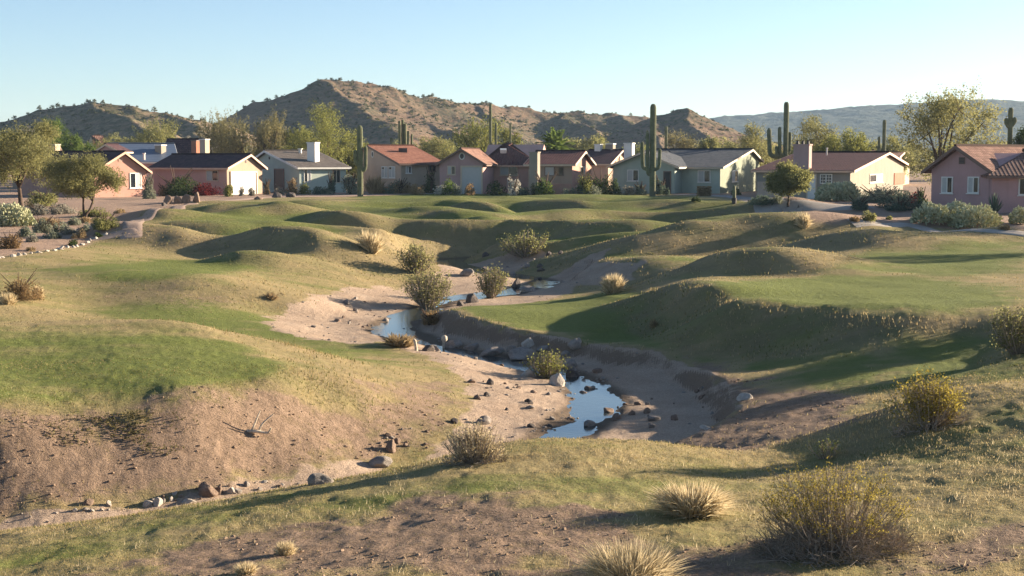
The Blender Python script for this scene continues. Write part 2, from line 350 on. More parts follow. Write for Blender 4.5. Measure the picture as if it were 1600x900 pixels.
# sheet: rows spaced with distance, columns fanned out from behind the camera
WROW = np.concatenate([np.exp(np.linspace(math.log(4.), math.log(215.), 850)), np.exp(np.linspace(math.log(215.), math.log(3400.), 46))[1:]])
TH = np.concatenate([np.linspace(-1.25, -.395, 45)[:-1], np.linspace(-.395, .395, 560), np.linspace(.395, 1.25, 45)[1:]])
GX = (WROW[:, None] * TH[None, :]); GY = np.repeat((WROW - OFF)[:, None], len(TH), 1)
GH = height(GX.ravel(), GY.ravel()).reshape(GX.shape)
_lw = np.log(WROW)
def hf(x, y):                                # fast height: bilinear in the sheet
    x = np.asarray(x, float); y = np.asarray(y, float)
    w = np.clip(y + OFF, WROW[0], WROW[-1] * .999); r = np.interp(w, WROW, np.arange(len(WROW))); c = np.interp(x / w, TH, np.arange(len(TH)))
    i = np.clip(r.astype(int), 0, len(WROW) - 2); j = np.clip(c.astype(int), 0, len(TH) - 2); fr = r - i; fc = c - j
    return (GH[i, j] * (1 - fc) + GH[i, j + 1] * fc) * (1 - fr) + (GH[i + 1, j] * (1 - fc) + GH[i + 1, j + 1] * fc) * fr
_DD = np.exp(np.linspace(math.log(9.), math.log(420.), 5000))
def hit(px, py, after=0):                    # where the sight-line through a photo pixel meets the ground
    r = ray(px, py); pts = r[None, :] * _DD[:, None]
    below = (pts[:, 2] <= hf(pts[:, 0], pts[:, 1])) & (_DD > after)
    i = int(np.argmax(below)) if below.any() else len(_DD) - 1
    return np.array([pts[i, 0], pts[i, 1], hf(pts[i, 0], pts[i, 1])])
def on_ground(x, y): return np.array([x, y, float(hf(x, y))])

# ground cover masks, drawn as plan polygons
def plan(poly, zlim=None): return np.array([hit(a, b)[:2] for a, b in poly])
X, Y = GX.ravel(), GY.ravel()
def mask(poly, soft, wob=1., s=0, plan_pts=None):
    pts = plan(poly) if plan_pts is None else plan_pts
    lo = pts.min(0) - 6 * soft - 3; hi = pts.max(0) + 6 * soft + 3
    k = (X > lo[0]) & (X < hi[0]) & (Y > lo[1]) & (Y < hi[1]); out = np.zeros(len(X))
    d = sdist(X[k], Y[k], pts) + (fbm(X[k] * .9 / max(soft, .3), Y[k] * .9 / max(soft, .3), 3, 70 + s) - .5) * 2 * soft * wob
    out[k] = sstep(-soft, soft, d); return out
mx = np.maximum.reduce
sand = mx([mask(None, .5, .8, 1, WASH), mask([(425,515),(430,495),(470,470),(540,452),(610,448),(650,445),(690,470),(640,500),(600,530),(520,532)], .8, 1, 2),
           mask([(880,425),(960,412),(1000,413),(990,436),(930,446),(870,452)], 1.0, 1, 3)])
dirt = mx([mask([(-100,655),(0,648),(200,640),(330,622),(430,607),(520,655),(600,660),(690,655),(640,702),(520,720),(400,752),(200,790),(-100,815)], .7, 1, 4),
           mask([(1065,560),(1110,566),(1200,600),(1330,620),(1390,640),(1250,690),(1130,703),(1060,692),(1150,645)], .8, 1, 5),
           mask([(150,905),(330,850),(480,815),(640,785),(760,775),(900,785),(1000,820),(1100,840),(1180,905)], .6, 1.5, 6),
           mask([(1380,905),(1420,850),(1500,835),(1620,830),(1650,905)], .6, 1.2, 7),
           mask([(560,640),(610,600),(690,600),(715,630),(680,660),(600,665)], .8, 1.4, 8) * .8,
           mask([(140,445),(330,445),(410,470),(410,484),(300,482),(140,470)], 1.5, 1, 9) * .45])
green = mx([mask([(-60,520),(0,517),(225,516),(320,528),(395,546),(470,575),(420,600),(300,618),(150,632),(-60,640)], 1.2, 1, 10) * .72,
            mask([(1095,447),(1200,436),(1330,428),(1480,436),(1575,458),(1560,482),(1440,486),(1300,480),(1160,468)], 1.2, .8, 11),
            mask([(695,488),(760,476),(860,470),(950,455),(1030,462),(990,500),(900,522),(800,514)], .7, .8, 12),
            mask([(890,520),(960,480),(1040,470),(1160,482),(1300,500),(1300,545),(1150,556),(1000,545)], 1., 1, 13),
            mask([(1140,560),(1300,550),(1380,560),(1370,600),(1250,592)], .8, 1.3, 14) * .75,
            mask([(1400,520),(1500,515),(1620,530),(1640,590),(1500,595),(1400,600)], 1., 1, 15) * .8,
            mask([(640,300),(760,304),(900,300),(1000,305),(1150,318),(1240,335),(1235,362),(1100,368),(960,372),(850,385),(700,372),(620,350),(500,330),(560,312)], 3., 1, 16),
            mask([(740,405),(840,412),(900,402),(1000,395),(1150,400),(1230,400),(1080,408),(900,412),(760,418)], 1., 1, 17) * .7,
            mask([(120,412),(260,405),(380,408),(330,428),(200,430),(100,425)], 2., 1, 18),
            mask([(1350,395),(1500,375),(1620,375),(1620,425),(1500,430),(1340,420)], 2., 1, 19) * .8,
            mask([(250,330),(420,315),(560,330),(480,360),(300,360)], 3., 1, 20) * .8,
            mask([(150,485),(420,488),(600,545),(640,575),(560,570),(430,525),(260,505)], 1.2, 1.3, 21) * .6,
            mask([(1230,700),(1330,690),(1500,665),(1600,650),(1620,700),(1450,720),(1300,716)], .8, 1.3, 22) * .45,
            mask([(700,745),(1000,745),(1150,740),(1100,770),(900,775),(720,770)], .6, 1.6, 23) * .3,
            mask([(-60,880),(0,850),(300,800),(420,785),(350,815),(200,850),(0,892)], .6, 1.3, 24) * .4])
YARD = [(-400,420),(-60,408),(0,402),(100,388),(150,373),(182,360),(208,352),(216,340),(222,330),(300,319),(430,309),(560,307),(640,303.5),(760,301.5),(900,298),(1040,303),(1130,307),(1185,315),(1235,330),(1258,348),(1300,352),(1400,352),(1500,358),(1600,365),(1900,385)]
_yp = np.array([hit(a, b)[:2] for a, b in YARD] + [(150, 190), (400, 420), (900, 1500), (-900, 1500), (-400, 420), (-120, 190)])
yard = mask(None, .5, .6, 25, _yp)
YARD_P = _yp
moundness = sstep(.12, .7, mound_h(X, Y)) * (1 - sstep(120, 160, Y))
_e = .7 * np.clip(Y / 40, .5, 3.); slope_ = np.hypot(hf(X + _e, Y) - hf(X - _e, Y), hf(X, Y + _e) - hf(X, Y - _e)) / (2 * _e)
moundness = np.clip(.35 * moundness + .95 * sstep(.13, .34, slope_) * (1 - sstep(120, 160, Y)), 0, 1)
sand = sand * (1 - yard); dirt = dirt * (1 - yard)
green = green * (1 - .55 * moundness) * (1 - yard)
wet = np.zeros(len(X)); k = (Y > 20) & (Y < 120)
_d, _a = pl_dist(X[k], Y[k], CREEK[:, :2]); wet[k] = 1 - sstep(.1, .9, _d - np.interp(_a, np.arange(len(CREEK)), CREEK[:, 2]))
rows, cols = GX.shape
i = np.arange(rows - 1)[:, None] * cols; j = np.arange(cols - 1)[None, :]
FQ = np.stack([i + j, i + j + 1, i + cols + j + 1, i + cols + j], -1).reshape(-1, 4)
MASKV = {'green': green, 'sand': sand, 'dirt': dirt, 'yard': yard, 'rough': moundness, 'wet': wet}
def gm(name, x, y):                          # mask value at plan points
    w = np.clip(y + OFF, WROW[0], WROW[-1] * .999); r = np.interp(w, WROW, np.arange(rows)); c = np.interp(x / w, TH, np.arange(cols))
    return MASKV[name].reshape(rows, cols)[np.rint(r).astype(int), np.rint(c).astype(int)]

def m_ground():
    k = NT('ground'); p = k.pos()
    g, s, d, y_, r_, w_ = (k.attr(a).outputs['Fac'] for a in ('green', 'sand', 'dirt', 'yard', 'rough', 'wet'))
    n0 = k.noise(.12, 3, .5, p); n1 = k.noise(.7, 5, .6, p); n2 = k.noise(4., 5, .65, p); n3 = k.noise(26., 4, .7, p); n4 = k.noise(110., 2, .6, p)
    stk = k.noise(1., 4, .6, k.scl(p, (.22, 1.1, .3)))
    straw = k.mix(n2, (.285, .215, .10), (.40, .31, .158))
    turf = k.mix(n2, (.108, .138, .033), (.198, .212, .055))
    brown = k.mix(n2, (.185, .135, .08), (.29, .215, .13))
    gf = k.math('ADD', g, k.math('MULTIPLY', k.math('SUBTRACT', n1, .5), 1.5))
    gf = k.math('ADD', gf, k.math('MULTIPLY', k.math('SUBTRACT', n0, .5), 1.1))
    gf = k.math('ADD', gf, k.math('MULTIPLY', k.math('SUBTRACT', n3, .5), .7))
    gf = k.math('ADD', gf, k.math('MULTIPLY', k.math('SUBTRACT', stk, .5), 1.3))
    gf = k.ramp(gf, -.32, .8)
    c = k.mix(gf, straw, turf)
    rf = k.math('MULTIPLY', r_, k.ramp(k.math('ADD', n1, k.math('MULTIPLY', k.math('SUBTRACT', n3, .5), .8)), .25, .7))
    c = k.mix(k.math('MULTIPLY', rf, .75), c, brown)
    dirtc = k.mix(k.ramp(k.math('ADD', k.math('MULTIPLY', n2, .6), k.math('MULTIPLY', n3, .4)), .3, .7), (.185, .126, .086), (.325, .226, .157))
    df = k.ramp(k.math('ADD', k.math('MULTIPLY', d, .9), k.math('MULTIPLY', k.math('SUBTRACT', k.math('ADD', k.math('MULTIPLY', n2, .6), k.math('MULTIPLY', n1, .4)), .5), 1.9)), .2, .85)
    c = k.mix(df, c, dirtc)
    sandc = k.mix(k.ramp(k.math('ADD', k.math('MULTIPLY', n1, .5), k.math('MULTIPLY', n3, .5)), .3, .7), (.33, .235, .165), (.50, .375, .275))
    sf = k.ramp(k.math('ADD', s, k.math('MULTIPLY', k.math('SUBTRACT', n2, .5), .7)), .3, .6)
    c = k.mix(sf, c, sandc)
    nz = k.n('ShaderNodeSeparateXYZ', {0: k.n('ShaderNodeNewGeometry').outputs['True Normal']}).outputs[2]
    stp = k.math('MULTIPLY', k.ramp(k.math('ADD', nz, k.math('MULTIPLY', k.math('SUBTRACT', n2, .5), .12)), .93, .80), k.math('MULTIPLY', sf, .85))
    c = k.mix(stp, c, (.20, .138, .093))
    c = k.mix(k.math('MULTIPLY', k.ramp(w_, 0., .7), .8), c, (.10, .072, .047))
    yc = k.mix(n2, (.30, .20, .14), (.44, .31, .23))
    c = k.mix(y_, c, yc)
    c = k.mix(k.ramp(n3, .35, .7), k.mix(.28, c, (.02, .015, .01)), c)
    hgt = k.math('ADD', k.math('MULTIPLY', n3, .6), k.math('MULTIPLY', n4, .25))
    nb = k.bump(n2, .55, .12); nb = k.bump(hgt, .75, .05, nb)
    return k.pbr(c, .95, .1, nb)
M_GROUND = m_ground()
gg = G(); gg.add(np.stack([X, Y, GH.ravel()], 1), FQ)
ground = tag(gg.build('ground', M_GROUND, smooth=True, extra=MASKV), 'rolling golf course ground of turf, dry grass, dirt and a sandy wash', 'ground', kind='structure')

# water
k = NT('water'); p = k.pos()
nb = k.bump(k.noise(5., 4, .6, k.scl(p, (1, 1.8, 1))), .10, .04)
M_WATER = k.pbr((.035, .045, .045), .04, .9, nb, **{'IOR': 1.45})
def ribbon(line, w_l, w_r, n=7):
    d = np.gradient(line[:, :2], axis=0); d /= np.linalg.norm(d, axis=1)[:, None] + 1e-9; nrm = np.stack([-d[:, 1], d[:, 0]], 1)
    t = np.linspace(-1, 1, n); V = line[:, None, :2] + nrm[:, None, :] * (t[None, :, None] * np.where(t < 0, 1, 1)[None, :, None]) * np.broadcast_to(w_l, (len(line),))[:, None, None]
    i = np.arange(len(line) - 1)[:, None] * n; j = np.arange(n - 1)[None, :]
    return V.reshape(-1, 2), np.stack([i + j, i + j + 1, i + n + j + 1, i + n + j], -1).reshape(-1, 4)
V2, F2 = ribbon(CREEK, CREEK[:, 2] + .75, None, 2)
g_ = G(); g_.add(np.column_stack([V2, np.full(len(V2), WZ) + np.repeat(np.linspace(0, .015, len(CREEK)), 2)]), F2)
tag(g_.build('water', M_WATER), 'shallow creek winding between sandy banks', 'water', kind='structure')
# ------------------------------------------------------------------ HILLS: skeletons of ridges and spurs, eroded by noise
def sky_pts(l, D=None): return [P(a, b, c if len(q) > 2 else D) for q in l for a, b, c in [(q[0], q[1], q[2] if len(q) > 2 else D)]]
def hill(name, x0, x1, y0, y1, nx, ny, ridges, k, seed, rough, mat, lab, base=GZ - 1.5, power=.9, er=1.):
    gx = np.linspace(x0, x1, nx); gy = np.linspace(y0, y1, ny)
    A, B = np.meshgrid(gx, gy); a = A.ravel(); b = B.ravel()
    wx = a + (fbm(a / 26, b / 26, 4, seed) - .5) * 18 * er; wy = b + (fbm(a / 26, b / 26, 4, seed + 9) - .5) * 18 * er
    h = np.full(len(a), -1e3)
    for rg in ridges:
        rg = np.asarray(rg)
        kk = k
        for i in range(len(rg) - 1):
            p, q = rg[i], rg[i + 1]; d = (q - p)[:2]; L = d @ d
            t = np.clip(((wx - p[0]) * d[0] + (wy - p[1]) * d[1]) / L, 0, 1)
            dd = np.hypot(wx - p[0] - t * d[0], wy - p[1] - t * d[1])
            z = p[2] + t * (q[2] - p[2]) - kk * dd ** power * (1 + .0 * t)
            m = np.maximum(h, z); df = np.abs(h - z); h = m + .4 * np.exp(-df / 1.2)
    rel = np.clip((h - base) / 40, 0, 1)
    # gullies and ledges
    n = fbm(a / 14, b / 14, 5, seed + 3); ridgy = 1 - 2 * np.abs(fbm(a / 22, b / 22, 4, seed + 5) - .5)
    h = h + rough * rel ** .6 * ((n - .5) * 4 + (ridgy - .8) * 3.2)
    led = (h * .35 + fbm(a / 40, b / 40, 3, seed + 8) * 2); h = h + rough * .55 * rel * np.abs(np.mod(led, 1.) - .5)
    h = np.maximum(h, base)
    g = G(); i = np.arange(ny - 1)[:, None] * nx; j = np.arange(nx - 1)[None, :]
    F = np.stack([i + j, i + j + 1, i + nx + j + 1, i + nx + j], -1).reshape(-1, 4)
    keep = (h[F] > base + .01).any(1)
    g.add(np.stack([a, b, h], 1), F[keep])
    ob = tag(g.build(name, mat, smooth=True), lab, 'hill', kind='structure')
    return ob, gx, gy, h.reshape(ny, nx)

def m_hill(name, soil, soil2, scrub, rock, cover, sc=1.):
    k = NT(name); p = k.pos()
    n0 = k.noise(.02 * sc, 4, .55, p); n1 = k.noise(.09 * sc, 5, .65, p); n2 = k.noise(.38 * sc, 4, .7, p)
    st = k.noise(1., 4, .6, k.scl(p, (.012 * sc, .012 * sc, .55 * sc)), .4)
    c = k.mix(k.ramp(n1, .3, .7), soil, soil2)
    c = k.mix(k.ramp(st, .5, .68), c, rock)
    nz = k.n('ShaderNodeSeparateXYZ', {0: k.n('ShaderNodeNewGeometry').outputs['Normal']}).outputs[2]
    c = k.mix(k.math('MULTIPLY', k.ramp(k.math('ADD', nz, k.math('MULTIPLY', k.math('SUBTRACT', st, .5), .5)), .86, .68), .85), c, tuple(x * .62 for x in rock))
    f = k.ramp(k.math('ADD', k.math('ADD', k.math('MULTIPLY', n2, .75), k.math('MULTIPLY', n0, .55)), cover - .6), .42, .62)
    c = k.mix(f, c, scrub)
    nb = k.bump(n2, .8, 1.2 / sc); nb = k.bump(st, .6, .9 / sc, nb)
    return k.pbr(c, .95, .05, nb)
M_HILL = m_hill('hill_scrub', (.145, .100, .066), (.215, .148, .098), (.07, .064, .04), (.15, .092, .066), .44)
M_HILL2 = m_hill('hill_dry', (.185, .13, .085), (.265, .188, .122), (.085, .078, .042), (.16, .105, .072), .48)
M_FAR = m_hill('hill_distant', (.13, .115, .10), (.18, .16, .13), (.075, .085, .07), (.14, .12, .10), .6, .22)

main_r = [
 sky_pts([(300,215,590),(345,196,595),(372,184,600),(400,172,600),(440,153,600),(470,139,600),(490,128,600),(520,130,602),(552,132,605),(590,137,612),(640,146,625),(690,156,640),(740,162,655),(800,168,670),(850,171,680),(900,173,690),(950,177,700),(1000,181,700),(1040,190,700),(1100,205,700)]),
 sky_pts([(490,130,598),(520,148,580),(560,167,560),(600,192,540),(632,222,515),(650,250,495)]),
 sky_pts([(640,148,620),(640,168,600),(680,196,575),(730,222,545),(760,250,520)]),
 sky_pts([(740,163,650),(752,178,630),(800,205,600),(840,230,570)]),
 sky_pts([(880,173,685),(885,181,665),(925,205,625),(960,232,590)]),
 sky_pts([(440,155,595),(425,185,570),(420,215,540),(425,245,510)]),
 sky_pts([(375,186,598),(355,205,575),(345,235,540)]),
 sky_pts([(960,179,695),(985,198,660),(1010,225,620)]),
 sky_pts([(552,133,603),(580,150,598)]),
]
left_r = [
 sky_pts([(-160,235,520),(-60,214,520),(0,196,520),(30,186,520),(60,176,520),(110,165,520),(150,161,520),(210,166,520),(260,178,525),(320,188,530),(380,205,535)]),
 sky_pts([(60,176,520),(90,200,490),(130,225,455)]),
 sky_pts([(150,161,520),(200,185,490),(260,210,460),(300,235,430)]),
 sky_pts([(260,178,523),(310,200,500),(350,225,470)]),
 sky_pts([(-60,214,520),(-30,230,480)]),
]
peak_r = [
 sky_pts([(960,215,560),(1000,195,560),(1030,181,560),(1048,173,560),(1070,168,560),(1090,178,560),(1115,193,560),(1140,207,560),(1180,228,560)]),
 sky_pts([(1070,169,558),(1082,192,540),(1110,215,515)]),
 sky_pts([(1030,182,558),(1030,205,530),(1040,230,500)]),
]
far_r = [
 sky_pts([(1000,205,2200),(1080,188,2200),(1150,180,2200),(1250,173,2200),(1340,166,2200),(1400,162,2200),(1470,158,2200),(1530,155,2200),(1600,157,2200),(1750,160,2200),(1900,175,2200)]),
 sky_pts([(1250,174,2190),(1200,205,2000),(1180,235,1850)]),
 sky_pts([(1470,159,2190),(1430,195,2000),(1400,230,1850)]),
 sky_pts([(1600,158,2190),(1620,195,2000),(1600,230,1850)]),
 sky_pts([(1350,166,2190),(1320,205,2000)]),
]
H_MAIN = hill('hill', -170, 150, 440, 760, 360, 330, main_r, .62, 3, 1.0, M_HILL, 'brown rocky desert hill with a flat topped summit behind the houses', er=.8)
H_LEFT = hill('hill', -330, -60, 380, 640, 300, 240, left_r, .52, 14, .7, M_HILL2, 'rounded dry hill beyond the pink house', er=.8)
H_PEAK = hill('hill', 30, 120, 470, 640, 150, 190, peak_r, .6, 25, .8, M_HILL, 'small dark rocky peak at the end of the brown hill', er=.5)
H_FAR = hill('hill', 60, 1500, 1600, 2900, 260, 200, far_r, .24, 36, .45, M_FAR, 'long hazy blue hill on the horizon', er=2.5)

# scrub: a small ball of leaf clumps
def clump(rng, n, sx, sz, leaf):
    d = rng.normal(size=(n, 3)); d[:, 2] = np.abs(d[:, 2]); d /= np.linalg.norm(d, axis=1)[:, None]
    c = d * np.array([sx, sx, sz]) * (rng.random((n, 1)) ** .4)
    return leafquads(rng, c, leaf)
def leafquads(rng, c, leaf, up=0., asp=.55):
    """one rhombic leaf per centre, random heading"""
    n = len(c); a = rng.normal(size=(n, 3)); a[:, 2] += up; a /= np.linalg.norm(a, axis=1)[:, None]
    b = np.cross(a, rng.normal(size=(n, 3))); b /= np.linalg.norm(b, axis=1)[:, None] + 1e-9
    L = (leaf * (.6 + .8 * rng.random((n, 1))) if np.isscalar(leaf) else leaf[:, None] * (.6 + .8 * rng.random((n, 1))))
    V = np.stack([c - a * L * .5, c + b * L * asp * .5, c + a * L * .5, c - b * L * asp * .5], 1).reshape(-1, 3)
    return V, np.arange(n * 4).reshape(n, 4)
M_SCRUB = m_leaf('scrub_leaves', (.05, .055, .028), (.13, .125, .06), .2)
def hill_sample(H, x, y):
    _, gx, gy, h = H
    fi = np.clip((x - gx[0]) / (gx[1] - gx[0]), 0, len(gx) - 1.01); fj = np.clip((y - gy[0]) / (gy[1] - gy[0]), 0, len(gy) - 1.01)
    i = fi.astype(int); j = fj.astype(int); u = fi - i; v = fj - j
    return (h[j, i] * (1 - u) + h[j, i + 1] * u) * (1 - v) + (h[j + 1, i] * (1 - u) + h[j + 1, i + 1] * u) * v
sc = G(); rs = np.random.default_rng(77)
for H, n, s in ((H_MAIN, 5000, .9), (H_LEFT, 3400, .8), (H_PEAK, 600, .7)):
    x = rs.uniform(H[1][0], H[1][-1], n * 2); y = rs.uniform(H[2][0], H[2][-1], n * 2); z = hill_sample(H, x, y)
    ok = (z > GZ + 2) & (fbm(x / 20, y / 20, 3, 5) + rs.random(n * 2) * .35 > .56)
    for a, b, c in zip(x[ok][:n], y[ok][:n], z[ok][:n]):
        r = s * rs.uniform(.35, 1.15)
        V, F = clump(rs, 11, r, r * .9, r * 1.1)
        sc.add(V + np.array([a, b, c]), F, 0, rs.random())
tag(sc.build('hillside_scrub', M_SCRUB), 'desert scrub dotted all over the brown hills', 'scrub', kind='stuff')
# the shrubs that stand out along the skyline, each its own
proto = []
for q in range(4):
    g = G(); V, F = clump(rs, 60, 1.25, 1.5, .75); g.add(V + np.array([0, 0, .5]), F, 0, .3 + .15 * q); 
    g.tube([(0, 0, -.6), (.05, 0, .2), (0, .1, 1.0)], [.14, .1, .05], 5, 0)
    ob = g.build('hilltop_shrub', M_SCRUB, loc=(0, 0, 0)); proto.append(ob)
k_ = 0
for H, pxs, lab, grp in ((H_LEFT, [24,46,64,84,93,102,118,135,140,150,163,200,203,216,232,243,262,270,278,300,318,331,336], 'small dark shrub on the skyline of the rounded dry hill', 'shrubs along the top of the rounded hill'),
                    (H_MAIN, [372,383,397,418,433,520,533,552,576,600,633,662,676,700,705,726,734,760,765,790,808,826,850,866,885,912,931,962,985], 'small dark shrub on the skyline of the brown rocky hill', 'shrubs along the top of the rocky hill')):
    for px in pxs:
        yy = H[2]; xx = ray(px, 250)[0] * yy; zz = hill_sample(H, xx, yy); j = int(np.argmax(zz / yy))
        o = proto[k_ % 4] if k_ < 4 else proto[k_ % 4].copy()
        if k_ >= 4: col.objects.link(o)
        s = rs.uniform(.4, .95); o.location = (xx[j], yy[j], zz[j] - .3); o.scale = (s, s, s * rs.uniform(.8, 1.2)); o.rotation_euler = (0, 0, rs.uniform(0, 6))
        tag(o, lab, 'shrub', grp); k_ += 1
# ------------------------------------------------------------------ HOUSES
def m_stucco(name, c, var=.07):
    k = NT(name); p = k.n('ShaderNodeTexCoord').outputs['Object']
    n = k.noise(.7, 5, .6, p); n2 = k.noise(14., 4, .6, p); st = k.noise(1.0, 3, .6, k.scl(p, (1.6, 1.6, .18)))
    cc = k.mix(k.ramp(n, .3, .7), tuple(x * (1 - var) for x in c), tuple(x * (1 + var) for x in c))
    cc = k.mix(k.math('MULTIPLY', k.ramp(st, .52, .75), .35), cc, tuple(x * .72 for x in c))
    return k.pbr(cc, .92, .1, k.bump(n2, .35, .03))
def m_roof(name, c0, c1, row=.36, barrel=.3, amp=.05):
    k = NT(name); t = k.n('ShaderNodeAttribute', attribute_name='tile').outputs['Vector']
    sx = k.n('ShaderNodeSeparateXYZ', {0: t}); u, v = sx.outputs[0], sx.outputs[1]
    vr = k.math('DIVIDE', v, row); ur = k.math('DIVIDE', u, barrel)
    fv = k.math('FRACT', vr); fu = k.math('FRACT', ur)
    wn = k.n('ShaderNodeTexWhiteNoise', {'Vector': k.n('ShaderNodeCombineXYZ', {0: k.math('FLOOR', ur), 1: k.math('FLOOR', vr)})}, noise_dimensions='3D').outputs[0]
    big = k.noise(.6, 4, .6, t)
    c = k.mix(wn, c0, c1); c = k.mix(k.math('MULTIPLY', k.ramp(big, .45, .7), .5), c, tuple(x * .7 for x in c0))
    c = k.mix(k.ramp(fv, .0, .16), tuple(x * .35 for x in c0), c)
    h = k.math('ADD', fv, k.math('MULTIPLY', k.math('SINE', k.math('MULTIPLY', fu, math.pi)), .9))
    return k.pbr(c, .85, .08, k.bump(h, .8, amp))
def m_metal_panel(name, c):
    k = NT(name); t = k.n('ShaderNodeAttribute', attribute_name='tile').outputs['Vector']
    sx = k.n('ShaderNodeSeparateXYZ', {0: t})
    return k.pbr(k.mix(k.ramp(k.math('FRACT', k.math('MULTIPLY', sx.outputs[1], 1.4)), 0, .12), tuple(x * .4 for x in c), c), .35, .5)
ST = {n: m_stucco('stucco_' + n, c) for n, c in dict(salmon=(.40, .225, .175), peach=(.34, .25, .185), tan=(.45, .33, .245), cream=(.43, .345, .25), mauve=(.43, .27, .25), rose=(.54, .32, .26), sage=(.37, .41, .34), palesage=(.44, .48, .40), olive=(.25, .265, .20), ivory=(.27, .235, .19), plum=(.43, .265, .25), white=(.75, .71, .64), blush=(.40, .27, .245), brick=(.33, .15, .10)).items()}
RF = {n: m_roof('roof_' + n, *c) for n, c in dict(purple=((.07, .040, .046), (.11, .062, .064)), red=((.26, .115, .08), (.36, .17, .115)), mauve=((.095, .046, .043), (.145, .068, .06)), grey=((.11, .095, .085), (.17, .145, .13)), slate=((.062, .067, .078), (.10, .105, .115)), wine=((.046, .016, .019), (.068, .025, .027)), clay=((.17, .092, .07), (.29, .17, .13))).items()}
RF['blue'] = m_metal_panel('roof_blue', (.10, .13, .19))
TRIM = {n: m_plain('trim_' + n, c, .6, .3, .06) for n, c in dict(cream=(.54, .43, .31), white=(.66, .63, .57), brown=(.16, .10, .075), peach=(.60, .38, .26), dark=(.06, .05, .048)).items()}
M_GLASS = NT('window_glass').pbr((.018, .022, .028), .06, .6)
M_BLIND = m_plain('window_blind', (.42, .41, .38), .7, .2, .05)
M_GDOOR = m_plain('garage_door_white', (.46, .44, .41), .6, .3, .03)
M_DARKDOOR = m_plain('door_dark', (.010, .009, .008), .5, .4)
M_SOFFIT = m_plain('soffit', (.20, .14, .10), .8, .1)

